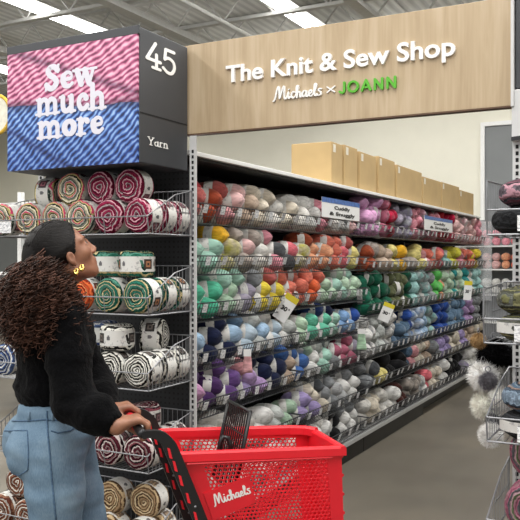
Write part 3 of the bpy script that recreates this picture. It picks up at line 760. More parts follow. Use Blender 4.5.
row(3, ['wine', 'wine', 'wine', None, None, None], 2)
z2 = EZ[3]+R*2+.004+.058
cake('wine', (-2.085, FY+.06, z2), 'dark wine yarn cake standing upright just behind the cart handle', 'up', 3.9)
row(4, ['tan', 'tan', 'tan', 'brown', 'brown', 'brown'], 1)
z2 = EZ[4]+R*2+.062
cake('tan', (-2.06, FY+.07, z2), 'tan striped yarn cake on the upper layer of the lowest basket, right', 'front', 1., .1)
cake('tan', (-2.22, FY+.04, z2), 'tan striped yarn cake on the upper layer of the lowest basket, left', 'front', 2.)
cake('brown', (-2.78, FY+.04, z2), 'brown and cream yarn cake on the upper layer behind the jeans', 'front', 2.)
cake('brown', (-2.62, FY+.05, z2), 'brown and cream yarn cake on the upper layer hidden partly by the jeans', 'front', .4)
# ================================================================ header with picture panel and aisle number
SX0, SX1, SY0, SY1, SZ0, SZ1 = -2.755, -1.997, 2.69, 3.075, 1.866, 2.445
hs = thing('header_sign', 'charcoal box sign with aisle number 45 and pink and blue yarn picture', 'sign', ((SX0+SX1)/2, SY1, SZ0))
b = MB(); b.bbox(SX0, SX1, SY0+.012, SY1, SZ0, SZ1, .004); part(b, 'box', m_char, hs)
b = MB(); b.box(SX1-.001, SX1+.0015, SY0+.015, SY1-.004, 2.078, 2.083); part(b, 'panel_seam', m_slot, hs)
b = MB(); b.bbox(SX0, SX1+.004, SY0, SY0+.012, SZ1-.034, SZ1+.004, .002); part(b, 'top_rail', m_char, hs)
pt = NT('rope_print')
c = pt.n('ShaderNodeTexCoord'); s = pt.n('ShaderNodeSeparateXYZ'); pt.l(c.outputs['Object'], s.inputs[0]); X, Z = s.outputs[0], s.outputs[2]
wob = pt.noise(pt.coord((1, 1, 1)), 3.0, 2)
bound = pt.math('ADD', pt.math('ADD', Z, pt.math('MULTIPLY', X, .06)), pt.math('MULTIPLY', wob, .10))    # pink above, blue below
isp = pt.math('GREATER_THAN', bound, .335)
def rope(rot, wrot, sc):
    w1 = pt.n('ShaderNodeTexWave', wave_type='BANDS', bands_direction='X'); pt.l(pt.coord((1, 1, 1), (0, rot, 0)), w1.inputs['Vector'])
    w1.inputs['Scale'].default_value = sc; w1.inputs['Distortion'].default_value = 4.5; w1.inputs['Detail'].default_value = 2; w1.inputs['Detail Scale'].default_value = 1.2
    w2 = pt.n('ShaderNodeTexWave', wave_type='BANDS', bands_direction='X'); pt.l(pt.coord((1, 1, 1), (0, wrot, 0)), w2.inputs['Vector'])
    w2.inputs['Scale'].default_value = sc*.4; w2.inputs['Distortion'].default_value = 2.0; w2.inputs['Detail'].default_value = 1
    return pt.math('ADD', pt.math('MULTIPLY', w1.outputs['Fac'], .78), pt.math('MULTIPLY', w2.outputs['Fac'], .24))
pk = pt.ramp(rope(2.0, .5, 13), [(.08, lin('6d2048')), (.35, lin('b8527e')), (.62, lin('d67fa4')), (.95, lin('eec0d2'))])
bl = pt.ramp(rope(2.25, .7, 13), [(.08, lin('12224f')), (.35, lin('2c4f9c')), (.62, lin('4d7cc6')), (.95, lin('9fc0ea'))])
# deep shadowed creases between the strands
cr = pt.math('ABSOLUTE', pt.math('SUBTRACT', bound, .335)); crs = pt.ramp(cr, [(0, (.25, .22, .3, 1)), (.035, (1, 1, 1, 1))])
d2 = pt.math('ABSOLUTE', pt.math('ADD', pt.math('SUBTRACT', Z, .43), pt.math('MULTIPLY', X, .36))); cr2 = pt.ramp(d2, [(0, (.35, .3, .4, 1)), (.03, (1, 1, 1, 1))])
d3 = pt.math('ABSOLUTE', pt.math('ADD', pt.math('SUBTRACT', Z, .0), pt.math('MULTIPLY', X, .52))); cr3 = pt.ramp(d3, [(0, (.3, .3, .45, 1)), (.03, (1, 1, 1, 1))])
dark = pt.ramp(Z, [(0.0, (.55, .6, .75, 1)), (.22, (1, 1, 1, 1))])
mx = pt.n('ShaderNodeMix', data_type='RGBA'); pt.l(isp, mx.inputs[0]); pt.l(bl, mx.inputs[6]); pt.l(pk, mx.inputs[7])
cur = mx.outputs[2]
m2s = pt.n('ShaderNodeMix', data_type='RGBA'); pt.l(isp, m2s.inputs[0]); pt.l(cr3, m2s.inputs[6]); pt.l(cr2, m2s.inputs[7])
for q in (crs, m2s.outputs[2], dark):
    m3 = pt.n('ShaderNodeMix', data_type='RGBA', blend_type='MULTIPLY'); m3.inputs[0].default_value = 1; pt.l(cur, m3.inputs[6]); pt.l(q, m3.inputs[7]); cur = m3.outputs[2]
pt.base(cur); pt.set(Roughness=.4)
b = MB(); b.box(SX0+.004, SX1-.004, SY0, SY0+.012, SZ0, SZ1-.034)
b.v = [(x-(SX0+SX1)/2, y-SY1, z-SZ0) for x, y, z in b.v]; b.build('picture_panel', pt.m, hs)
m_sew = plain('white_print', 'dcdae4', .5, var=.01)
def on_front(words_, ua, va, ub, vb, hx, name):
    """line of heavy lettering: baseline from pixel (ua,va) to (ub,vb) of the board, x-height hx metres"""
    A, B = on_y(ua, va, SY0), on_y(ub, vb, SY0); W = width(words_, HV); zb = (A.z+B.z)/2
    mb = MB(); sx = (B.x-A.x)/(W-.05)
    write(mb, words_, HV, lambda x, y, h: (A.x+x*sx, SY0-h-.0005, zb+y*hx+(x/W-.5)*.0), .002)
    part(mb, name, m_sew, hs)
on_front('Sew', 45, 89.5, 96, 86, .078, 'lettering'); on_front('much', 36.5, 114.5, 106, 110, .078, 'lettering'); on_front('more', 38, 138.5, 104, 134, .078, 'lettering')
def on_side(txt, ua, va, ub, vb, capz, name):
    A, B = on_x(ua, va, SX1), on_x(ub, vb, SX1); W = width(txt, SL); mb = MB(); k = (B.y-A.y)/W
    write(mb, txt, SL, lambda x, y, h: (SX1+h+.0005, A.y+x*k, (A.z+B.z)/2+y*capz/1.4), .002)
    part(mb, name, m_letter, hs)
on_side('45', 145, 70.5, 176, 73, .115, 'aisle_number'); on_side('Yarn', 147.5, 147, 168, 147, .036, 'lettering')
# ================================================================ wooden sign bridging the aisle
FX0, FX1, FYF, FZ0, FZ1 = -2.03, -.535, 3.10, 2.043, 2.462
fs = thing('overhead_sign', 'wide pale oak sign board bridging the aisle with raised white and green lettering', 'sign', ((FX0+FX1)/2, FYF, FZ0))
b = MB(); b.bbox(FX0, FX1, FYF, FYF+.04, FZ0, FZ1, .002); part(b, 'board', m_oak, fs)
b = MB(); b.box(FX0, FX1, FYF-.003, FYF+.04, FZ0-.006, FZ0); part(b, 'lower_edge', plain('brown_edge', '5d4432', .6), fs)
A, B = on_y(227, 80, FYF), on_y(456, 58, FYF)
mb = MB(); font_into(mb, 'The Knit & Sew Shop', lambda x, y, h: (x, FYF-h, y), A.x, B.x, 2.263, .080, .012, .022); part(mb, 'lettering', m_letter, fs)
A, B = on_y(274, 102, FYF), on_y(322.5, 98, FYF); mb = MB(); k = (B.x-A.x)/4.4
for p in SCRIPT_MICHAELS():
    stroke2d(mb, smooth_path(p, 6), .15, lambda x, y, h: (A.x+.05*k+x*k, FYF-h, 2.158+y*.036), .010)
part(mb, 'script_lettering', m_letter, fs)
A, B = on_y(327.5, 95, FYF), on_y(335, 90, FYF); mb = MB()
for p in ([(0, 0), (1, 1)], [(0, 1), (1, 0)]): stroke2d(mb, p, .2, lambda x, y, h: (A.x+x*(B.x-A.x), FYF-h, 2.168+y*.024), .006)
part(mb, 'cross_mark', m_letter, fs)
A, B = on_y(339.5, 98, FYF), on_y(397.8, 93, FYF); W = width('JOANN', BO, .16); mb = MB()
write(mb, 'JOANN', BO, lambda x, y, h: (A.x+x*(B.x-A.x)/(W-.2), FYF-h, 2.155+y*.0365), .012, 0, .16); part(mb, 'green_lettering', m_green, fs)
# ================================================================ right end rack and its baskets
RX0 = -.530
rr = thing('display_rack', 'right end-of-aisle rack with pale slotted upright at the photo edge', 'shelving', (RX0+.47, EY, 0))
upright(RX0, RX0+.034, EY-.02, 2.0, rr); upright(RX0+.90, RX0+.934, EY-.02, 2.0, rr)
b = MB(); b.box(RX0+.034, RX0+.90, EY+.012, EY+.03, .1, 1.9); part(b, 'back_panel', m_peg, rr)
b = MB(); b.bbox(RX0+.02, RX0+.934, EY-.36, EY, 0, .12, .004); part(b, 'base_deck', m_black, rr)
b = MB(); b.bbox(RX0+.03, RX0+.06, EY+.03, 9.0, .1, 1.95, .002); part(b, 'aisle_side_panel', m_peg, rr)
rh = thing('header_sign', 'dark header box above the right end rack, cut off by photo edge', 'sign', (RX0+.47, EY, 1.87))
b = MB(); b.bbox(RX0+.012, RX0+.94, EY-.03, EY+.06, 2.10, 2.60, .003); part(b, 'header_box', m_char, rh)
b = MB(); b.bbox(RX0-.002, RX0+.010, EY-.05, EY+.06, 2.03, 2.60, .002); part(b, 'edge_trim', m_upr, rh)
b = MB(); b.bbox(RX0, RX0+.94, EY-.04, EY+.06, 1.90, 2.095, .003); part(b, 'pale_panel', m_upr, rh)
b = MB(); b.slab((RX0, EY-.05, 1.90), (RX0+.94, EY-.30, 1.93), (RX0+.94, EY-.30, 1.945), (RX0, EY-.05, 1.915), .01); part(b, 'lower_flange', m_black, rh)
RBM = end_basket_mesh(.90, .40, .20, .082); RBT = end_basket_mesh(.90, .40, .195, .082, True)
RZ = [1.535, 1.172, .842, .50, .17]
RN = ['top basket with mauve yarn', 'second basket with olive yarn', 'third basket with blue grey yarn', 'fourth basket with pink and green yarn', 'lowest basket with grey yarn']
for i, z in enumerate(RZ):
    o = link('wire_basket', RBT if i < 2 else RBM, None, (RX0-.012+(-.01 if i == 1 else 0), EY-.025, z)); tag(o, f'silver wire basket on the right end rack, {RN[i]}', 'wire basket', 'silver wire baskets on the right end rack')
    tg = MB(); tg.slab((.10, -.418, .01), (.26, -.418, .01), (.26, -.418, .062), (.10, -.418, .062), .002); tg.build('label_holder', m_tag, o)
cake_kind('mauve', ['5a4048', '8d5a68', '3c3a40', 'a8808a', '6b6068'], '3a3a3c', '888888', .09, .099, .36)
cake_kind('charcoal', ['2f3032', '3d3f42', '28292b'], '3a3a3c', '888888', .09, .099, .36)
cake_kind('olivegrey', ['6a6a48', '5a5c56', '84825e', '45473c', '72746c'], '3a3a3c', '888888', .09, .099, .36)
cake_kind('bluegrey', ['5f7890', '7a828c', 'a08a80', '46525f', '8fa2b4'], '3a3a3c', '888888', .09, .099, .36)
cake_kind('pinkgreen', ['8f6870', '6f7a5c', 'a98a90', '5c5a5e', 'b06a80'], '3a3a3c', '888888', .09, .125, .27)
CW.update(mauve='mauve and grey striped', charcoal='charcoal', olivegrey='olive and grey striped', bluegrey='blue and grey striped', pinkgreen='pink and green striped')
GR = 'yarn cakes on the right end rack'
def rcake(k, dx, dz, zi, label, mode='up', spin=0., dy=0): cake(k, (RX0+.062+dx, EY-.325+dy, RZ[zi]+dz), label, mode, spin, 0, 1., GR, (k == 'olivegrey' and dz < .1) or k == 'charcoal' and zi == 2)
rcake('charcoal', .01, .05, 0, 'charcoal yarn cake at the bottom of the top right basket', spin=4.4); rcake('charcoal', .22, .05, 0, 'second charcoal yarn cake in the top right basket, past the photo edge')
rcake('mauve', .035, .142, 0, 'mauve and grey yarn cake heaped over charcoal in the top right basket', spin=3.6); rcake('mauve', .25, .142, 0, 'second mauve yarn cake in the top right basket')
rcake('olivegrey', .03, .05, 1, 'olive and grey yarn cake with white wrapper in the second right basket', spin=4.3); rcake('olivegrey', .24, .05, 1, 'second olive yarn cake in the second right basket')
rcake('olivegrey', .03, .142, 1, 'olive and grey yarn cake, upper one in the second right basket', spin=1.3)
rcake('charcoal', .04, .05, 2, 'charcoal yarn cake under the blue grey one, third right basket', spin=4.4); rcake('bluegrey', .045, .142, 2, 'blue and grey yarn cake heaped in the third right basket', spin=2)
rcake('pinkgreen', .06, .06+.31-.25, 3, 'pink and green yarn cake in the fourth right basket, spiral end out', 'front', 1.); rcake('pinkgreen', .07, .1+.195, 3, 'pink and green yarn cake on top in the fourth right basket', 'front', 2., .03)
rcake('bluegrey', .08, .1, 4, 'blue and grey yarn cake in the lowest right basket', 'front', 1.)
# ================================================================ fur pompoms hanging from the aisle side of the right rack
def pompom(u, v, X, R, hexc, label, hex2=None):
    p = on_x(u, v, X); t = thing('fur_pompom', label, 'fur pompom', p, random.uniform(0, 6), 'fur pompoms on the right rack')
    c1 = lin(hexc); key = 'fur_'+hexc
    if key not in _M:
        n = NT(key); f = n.noise(n.coord(), 40, 2); n.base(n.ramp(f, [(.3, mul(c1, .75)), (.7, mul(c1, 1.12))])); n.set(Roughness=1.); n.b.inputs['Specular IOR Level'].default_value = .1; _M[key] = n.m
    m = _M[key]
    b = MB(); bm = bmesh.new(); bmesh.ops.create_icosphere(bm, subdivisions=3, radius=R*.72)
    for w in bm.verts: w.co *= 1+.15*noise.noise(w.co*14)
    b.bm(bm); bm.free()
    for i in range(2600):
        z = random.uniform(-1, 1); a = random.uniform(0, 6.283); q = math.sqrt(1-z*z); d = Vector((q*math.cos(a), q*math.sin(a), z))
        s = d.orthogonal().normalized(); s.rotate(Matrix.Rotation(random.uniform(0, 6.28), 3, d)); e = (d+s*random.uniform(.1, .6)+Vector((0, 0, -.15))).normalized()
        w = s.cross(d)*R*.022; p0 = d*R*.62; p1 = p0+e*R*random.uniform(.28, .55)
        b.add([p0-w, p0+w, p1], [(0, 1, 2)])
    o = b.build('fur', m, t, fix=False)
    b = MB(); b.tube([(0, 0, R*.5), (0, .0, R*.9)], .002, 5); b.tube([(.010*math.cos(k*PI/6), 0, R*.9+.010+.010*math.sin(k*PI/6)) for k in range(12)], .002, 5, True); b.build('hanging_ring', m_wire, t)
    return t
pompom(478.5, 341, -.66, .034, 'a5875f', 'small tan fur pompom, topmost of the hanging pompoms')
pompom(493, 353, -.64, .072, '0c0c0e', 'large black fur pompom under the tan one')
pompom(509, 357, -.60, .050, '101012', 'black fur pompom half behind the olive basket, beside another black one')
pompom(483, 376, -.67, .066, 'fbf8f2', 'white fur pompom behind the grey one')
pompom(488, 381, -.60, .038, '7a777c', 'dark grey fur pompom in the middle of the white ones')
pompom(504, 376, -.62, .052, 'cfcdc9', 'light grey fur pompom beside the dark grey one')
pompom(486, 406, -.66, .064, 'fbf7ea', 'large white fur pompom below the dark grey one')
pompom(500, 398, -.60, .05, 'faf6ee', 'white fur pompom tucked behind the third basket')
pompom(493, 421, -.62, .032, '121214', 'small black fur pompom near the third basket corner')
pompom(491, 435, -.60, .05, 'fbf8f2', 'lowest white fur pompom behind the third basket corner')
# ================================================================ far cross-aisle rack seen past the end of the long rack
fx0, fx1, fy = -2.75, -1.35, 11.6
fr = thing('display_rack', 'distant white rack of pink and orange yarn seen past the clear end panel', 'shelving', ((fx0+fx1)/2, fy+.4, 0))
b = MB(); b.box(fx0, fx1, fy+.38, fy+.4, 0, 2.05); part(b, 'back_panel', m_grey, fr)
for z in (.15, .55, .95, 1.32, 1.66):
    b = MB(); b.box(fx0, fx1, fy, fy+.38, z-.02, z); part(b, 'shelf', m_white, fr)
for x in (fx0, fx1):
    b = MB(); b.box(x-.02, x+.02, fy+.02, fy+.06, 0, 2.05); part(b, 'upright', m_white, fr)
FR = ['coral pink', 'white', 'orange', 'pale pink', 'pale pink']; fcn = ['left', 'middle', 'right']
frc = [['grey', 'dusty pink', 'pale grey', 'orange', 'red', 'white'], ['slate blue', 'white', 'white', 'pale grey', 'grey', 'cream'], ['off-white', 'white', 'white', 'light grey', 'grey', 'navy'], ['cream', 'pale pink', 'peach', 'orange', 'orange', 'coral'], ['pale pink', 'pink', 'pink', 'coral pink', 'coral pink', 'pale pink']]
for r, z in ((2, .95), (3, 1.32), (4, 1.66)):
    for lay in range(2):
        for i in range(10):
            x = fx0+.10+i*.135; col = frc[r][min(int(i*.6), 5)]
            yarn('yarn_ball', BL, (x, fy+.12, z+.062+lay*.112), math.radians(90+random.gauss(0, 8)), 0, CN[col],
                 f'{col} yarn ball, {ORD[i]} from left, {["lower","upper"][lay]} layer, {["lowest","second lowest","middle","second highest","highest"][r]} shelf of distant rack', 'yarn ball', 'yarn balls on the distant rack', None, sc=1.0)
# ================================================================ things at the far left behind the end rack
lr = thing('display_rack', 'white metal rack with grey panels far behind the left end rack', 'shelving', (-5.3, 6.0, 0))
for x in (-5.95, -4.80, -3.9):
    b = MB(); b.box(x-.025, x+.025, 5.98, 6.03, 0, 2.15); part(b, 'upright', m_white, lr)
for z in (.3, .8, 1.3, 1.98):
    b = MB(); b.bbox(-6.0, -3.9, 5.62, 6.0, z, z+.03, .003); part(b, 'shelf', m_white, lr)
b = MB(); b.box(-6.0, -3.9, 6.03, 6.05, 0, 1.97); part(b, 'back_panel', plain('mid_grey_panel', 'a4a6a6', .7, var=.03), lr)
p = on_y(-4, 115, 5.0)
rd = thing('hanging_sign', 'yellow rimmed round sign peeking out behind the picture sign', 'sign', p)
b = MB(); b.tube([(.17*math.cos(k*PI/16), 0, .17*math.sin(k*PI/16)) for k in range(32)], .016, 8, True); part_ = b.build('rim', plain('yellow_rim', 'c9a436', .5), rd, True)
b = MB(); b.lathe([(.165, -.006), (.165, .006)], 32, 'y'); b.build('disc', plain('sign_disc', 'd8d4c4', .5), rd)
b = MB(); b.tube([(0, 0, .18), (0, 0, ZC-p.z)], .004, 5); b.build('wire', m_wire, rd)
# ================================================================ cards, swatches and price flags on the aisle rack
m_yel = plain('yellow_print', 'd8c62e', .5, var=.03); m_wcard = plain('white_card', 'e9e9e7', .5, var=.02); m_ink = plain('black_ink', '1a1a1a', .6); m_blu = plain('blue_print', '4a6ca8', .5, var=.35, scale=35)
def shelf_card(ua, ub, label):
    y0, y1 = on_x(ua, 215, XF+.012).y, on_x(ub, 215, XF+.012).y; z0, z1 = 1.73, 1.86
    t = thing('shelf_sign', label, 'sign', (XF+.012, y0, z0), 0, 'white cards above the top basket row'); w = y1-y0
    b = MB(); b.slab((0, 0, 0), (0, w, 0), (0, w, z1-z0), (0, 0, z1-z0), .003); b.build('card', m_wcard, t)
    b = MB(); b.slab((.001, 0, .098), (.001, w, .098), (.001, w, z1-z0), (.001, 0, z1-z0), .001); b.build('picture_strip', m_blu, t)
    b = MB(); font_into(b, 'Cuddly', lambda x, y, h: (.0012+h, x, y), w*.30, w*.72, .060, .024, .0006, .03); font_into(b, '& Snuggly', lambda x, y, h: (.0012+h, x, y), w*.18, w*.86, .020, .024, .0006, .03); b.build('lettering', m_ink, t)
    b = MB(); b.tube([(-.004, w*.2, 0), (-.004, w*.2, -.03)], .003, 5); b.tube([(-.004, w*.8, 0), (-.004, w*.8, -.03)], .003, 5); b.build('clip', m_wire, t)
shelf_card(322, 359.5, 'white card with blue picture strip standing in pale yarn beside lilac pink yarn')
shelf_card(424.5, 452.5, 'white card with blue picture strip standing further along the top row')
def flag(u, v, tilt, w, h, label, bigt, X=XF+.05):
    p = on_x(u, v, X); t = thing('price_flag', label, 'price tag', p, PSI*.75, 'yellow topped price flags on the aisle rack')
    M = Matrix.Rotation(tilt, 4, 'Y')
    def pl(x, y, hh): return M @ Vector((x, -.0015-hh, y))
    def bd(x0, x1, y0, y1, hh, m, nm):
        b = MB(); b.slab(pl(x0, y0, hh), pl(x1, y0, hh), pl(x1, y1, hh), pl(x0, y1, hh), .0012); b.build(nm, m, t)
    bd(-w/2, w/2, -h, 0, 0, m_wcard, 'card'); bd(-w/2, w/2, -h*.22, 0, .0008, m_yel, 'yellow_strip')
    b = MB(); font_into(b, bigt, lambda x, y, hh: tuple(pl(x, y, .0008+hh)), -w*.30, w*.16, -h*.62, h*.17, .0005, .05)
    b.build('lettering', m_ink, t); b = MB(); font_into(b, '%', lambda x, y, hh: tuple(pl(x, y, .0008+hh)), w*.2, w*.34, -h*.53, h*.07, .0005, .03); b.build('percent_mark', m_ink, t)
    b = MB(); b.tube([(0, 0, -.01), (-.03, .01, .025), (-.05, .02, .02)], .002, 5); b.build('clip', m_wire, t)
flag(293.5, 296, math.radians(33), .085, .165, 'tilted price flag reading 30 with yellow top, hanging under coral yarn', '30')
flag(390, 303.5, math.radians(22), .088, .15, 'tilted price flag with yellow top in front of dark green yarn', '30')
flag(468.5, 281, math.radians(4), .085, .21, 'upright price flag with yellow top near the far end of aisle rack', '30')
def swatch(u, v, w, h, hexc, label):
    p = on_x(u, v, XF+.03); t = thing('yarn_swatch', label, 'yarn swatch', p, PSI*.8, 'knitted swatches hanging on the aisle rack')
    b = MB(); n = 8
    vs = []; fs = []
    for i in range(n+1):
        z = -h*i/n; ww = w*(.36+.20*(i/n)**1.5)
        for j in range(5): vs.append((-ww+2*ww*j/4, .004*math.sin(i*1.3+j), z))
    for i in range(n):
        for j in range(4): fs.append((i*5+j, i*5+j+1, i*5+j+6, i*5+j+5))
    b.add(vs, fs); o = b.build('knit', yarn_mat(hexc), t, True); md = o.modifiers.new('s', 'SOLIDIFY'); md.thickness = .006
    b = MB(); b.slab((-w*.4, -.006, -.028), (w*.4, -.006, -.028), (w*.4, -.006, .01), (-w*.4, -.006, .01), .002); b.build('paper_top', m_wcard, t)
swatch(247.5, 351, .05, .115, 'e0a9ab', 'pink knitted swatch with white paper top hanging under light blue yarn')
swatch(361.5, 330, .068, .145, 'b4d6b6', 'pale green knitted swatch with white top hanging at the section break')
# ================================================================ shopping cart (local x = towards its front, y = across, z up)
CROT = PSI+math.radians(17)
cart = thing('shopping_cart', 'red plastic shopping cart with black frame pushed by the woman', 'shopping cart', cam2w(-.2476, 2.384), CROT)
m_red = plain('red_plastic', 'e0202e', .38, var=.03); m_redd = plain('red_plastic_deep', 'c41c28', .4, var=.04); m_blk = plain('black_plastic', '141416', .42, var=.1)
T = {'rn': (0, 0, .857), 'fn': (.538, .008, .836), 'ff': (.538, .312, .834), 'rf': (0, .33, .857)}
Bt = {'rn': (.150, .03, .46), 'fn': (.556, .02, .46), 'ff': (.556, .300, .46), 'rf': (.150, .30, .46)}
V = Vector
def hexpanel(a, b_, c, d, margin=(.03, .035, .03, .05), hs=.0085, th=.004, plate=None):
    """sheet with hexagonal holes; a-b top edge, d-c bottom edge"""
    a, b_, c, d = V(a), V(b_), V(c), V(d); mb = MB()
    L = ((b_-a).length+(c-d).length)/2; H = ((d-a).length+(c-b_).length)/2
    P = lambda x, y: (a.lerp(b_, x/L)).lerp(d.lerp(c, x/L), y/H)
    nrm = (b_-a).cross(d-a).normalized()*th
    ml, mr, mt, mbt = margin
    def slab2(x0, x1, y0, y1, o=0):
        q = [P(x0, y0), P(x1, y0), P(x1, y1), P(x0, y1)]; mb.add([p+nrm*(.5+o) for p in q]+[p-nrm*(.5+o) for p in q], [(0, 1, 2, 3), (7, 6, 5, 4), (0, 4, 5, 1), (1, 5, 6, 2), (2, 6, 7, 3), (3, 7, 4, 0)])
    slab2(0, L, 0, mt, .12); slab2(0, L, H-mbt, H, .12); slab2(0, ml, mt, H-mbt, .12); slab2(L-mr, L, mt, H-mbt, .12)
    dx = hs*math.sqrt(3); dy = hs*1.5; r = 0; y = mt
    while y < H-mbt+hs*.3:
        x = ml+(dx/2 if r % 2 else 0)
        while x < L-mr+hs*.3:
            if not (plate and plate(x, y)):
                o = []; i_ = []
                for k in range(6):
                    an = math.radians(60*k+30); o.append((min(max(x+hs*math.cos(an), ml*.6), L-mr*.6), min(max(y+hs*math.sin(an), mt*.6), H-mbt*.6)))
                    i_.append((x+hs*.74*math.cos(an), y+hs*.74*math.sin(an)))
                po = [P(*q) for q in o]; pi = [P(*q) for q in i_]
                mb.add([p+nrm*.5 for p in po]+[p+nrm*.5 for p in pi]+[p-nrm*.5 for p in pi]+[p-nrm*.5 for p in po],
                       [(k, (k+1) % 6, 6+(k+1) % 6, 6+k) for k in range(6)]+[(6+k, 6+(k+1) % 6, 12+(k+1) % 6, 12+k) for k in range(6)]+[(12+k, 12+(k+1) % 6, 18+(k+1) % 6, 18+k) for k in range(6)])
            x += dx
        y += dy; r += 1
    return mb, P, L, H, nrm
bask = None
mb, P, L, H, nrm = hexpanel(T['rn'], T['fn'], Bt['fn'], Bt['rn'], (.055, .045, .032, .06)); near = mb.build('near_side_panel', m_red, cart)
# solid plate with the script name
plx0, plx1, ply0, ply1 = .028, .180, .085, .20
pl = MB(); tl = .26
def PP(x, y, h=0): return P(x, y)+V((0, -1, 0))*(.006+h)
q = [(plx0, ply0+.045), (plx1, ply0-.005), (plx1, ply1-.03), (plx0+.0, ply1+.02)]
pl.add([PP(*p) for p in q]+[P(*p) for p in q], [(0, 1, 2, 3), (0, 4, 5, 1), (1, 5, 6, 2), (2, 6, 7, 3), (3, 7, 4, 0)]); plate = pl.build('name_plate', m_red, cart)
sc_ = MB()
for p in SCRIPT_MICHAELS():
    def plc(x, y, h): 
        X_ = x/4.4*.128; Y_ = y*.021; ca, sa = math.cos(tl), math.sin(tl)
        return PP(plx0+.022+X_*ca-Y_*sa*.3, ply0+.085-(X_*sa+Y_*ca), h)
    stroke2d(sc_, smooth_path(p, 6), .17, plc, .0015)
sc_.build('script_lettering', m_letter, plate)
mb, *_ = hexpanel(T['ff'], T['rf'], Bt['rf'], Bt['ff'], (.045, .045, .032, .06)); mb.build('far_side_panel', m_red, cart)
mb, *_ = hexpanel(T['rf'], T['rn'], Bt['rn'], Bt['rf'], (.04, .04, .03, .05)); mb.build('rear_gate', m_redd, cart)
b = MB(); a_, b1, c_, d_ = T['fn'], T['ff'], Bt['ff'], Bt['fn']; b.slab(d_, c_, b1, a_, .006)
for k in range(6):
    t = (k+.5)/6; p0 = V(a_).lerp(V(d_), t); p1 = V(b1).lerp(V(c_), t); b.tube([p0+V((.006, .01, 0)), p1+V((.006, -.01, 0))], .006, 6)
b.build('front_panel', m_red, cart)
b = MB(); b.slab(Bt['rn'], Bt['rf'], Bt['ff'], Bt['fn'], .008); b.build('basket_floor', m_redd, cart)
# rim: a rounded band round the top, thicker at the front corners
b = MB()
def rim(path, w, h):
    pts = [V(p) for p in path]
    for i in range(len(pts)-1):
        a, c = pts[i], pts[i+1]; t = (c-a).normalized(); s = t.cross(V((0, 0, 1))).normalized()*w/2; u = V((0, 0, h/2))
        e = t*w*.35
        vs = [p+s*i_+u*j for p in (a-e, c+e) for i_, j in ((-1, -1), (1, -1), (1, .55), (.6, 1), (-.6, 1), (-1, .55))]
        b.add(vs, [tuple(range(6)), tuple(range(11, 5, -1))]+[(k, (k+1) % 6, 6+(k+1) % 6, 6+k) for k in range(6)])
o_ = .004
cf = [(.538-.07, .312+o_, .836), (.538-.02, .300, .835), (.545, .265, .835)]
rim([(0, -o_, .85), (.535, .004, .829)], .022, .030); rim([(.54, .0, .829), (.546, .265, .828)], .022, .030); rim([cf[0], cf[1], cf[2]], .022, .03); rim([(0, .33+o_, .85), cf[0]], .022, .030); rim([(.0, 0, .85), (.0, .33, .85)], .018, .022)
b.build('basket_rim', m_red, cart)
b = MB(); b.tube([(.02, -.018, .829), (.50, -.012, .812)], .003, 5); b.build('rim_groove', m_redd, cart)
# black side arms, handle bar, red grip
def arm(y):
    b = MB(); path = [(-.115, y, .925), (-.095, y, .928), (-.065, y, .922), (-.04, y, .90), (-.018, y, .855), (.06, y, .66), (.125, y, .48), (.20, y, .24), (.215, y, .17)]
    pts = []
    sp = smooth_path([(p[0], p[2]) for p in path], 5)
    for i, (x, z) in enumerate(sp):
        j = min(i+1, len(sp)-1); k = max(i-1, 0); t = V((sp[j][0]-sp[k][0], 0, sp[j][1]-sp[k][1])).normalized(); nn = V((-t.z, 0, t.x))
        w = .011+.010*min(1, max(0, (i-6)/12))
        pts.append([V((x, y, z))+nn*w*a+V((0, .012*c, 0)) for a, c in ((-1, -1), (1, -1), (1, 1), (-1, 1))])
    n = len(pts); b.add([p for r in pts for p in r], [(4*i+j, 4*i+(j+1) % 4, 4*i+4+(j+1) % 4, 4*i+4+j) for i in range(n-1) for j in range(4)]+[(3, 2, 1, 0), (4*n-4, 4*n-3, 4*n-2, 4*n-1)])
    o = b.build('side_arm', m_blk, cart)
    for (x, z) in ((-.03, .868), (-.014, .828), (.004, .783), (.026, .728), (.05, .668), (.08, .595)): 
        r = MB(); r.slab((x-.004, y-.0135, z-.014), (x+.005, y-.0135, z-.018), (x-.003, y-.0135, z+.014), (x-.011, y-.0135, z+.017), .002); r.build('red_slot', m_red, o)
    r = MB()
    for x, z in ((.045, .70), (.10, .565)):
        bm = bmesh.new(); bmesh.ops.create_uvsphere(bm, u_segments=8, v_segments=6, radius=.004, matrix=Matrix.Translation((x, y-.013, z))); r.bm(bm); bm.free()
    r.build('rivet', m_wire, o, True)
YA, YB_ = -.014, .345
arm(YA); arm(YB_)
HX, HZ = -.115, .928
b = MB(); b.tube([(HX+.005, YA, HZ), (HX, YA+.012, HZ), (HX, .05, HZ), (HX, .28, HZ), (HX, YB_-.012, HZ), (HX+.005, YB_, HZ)], .0135, 12); b.build('handle_bar', m_blk, cart, True)
b = MB(); b.tube([(HX, .10, HZ), (HX, .31, HZ)], .0155, 14); b.build('handle_grip', m_red, cart, True)
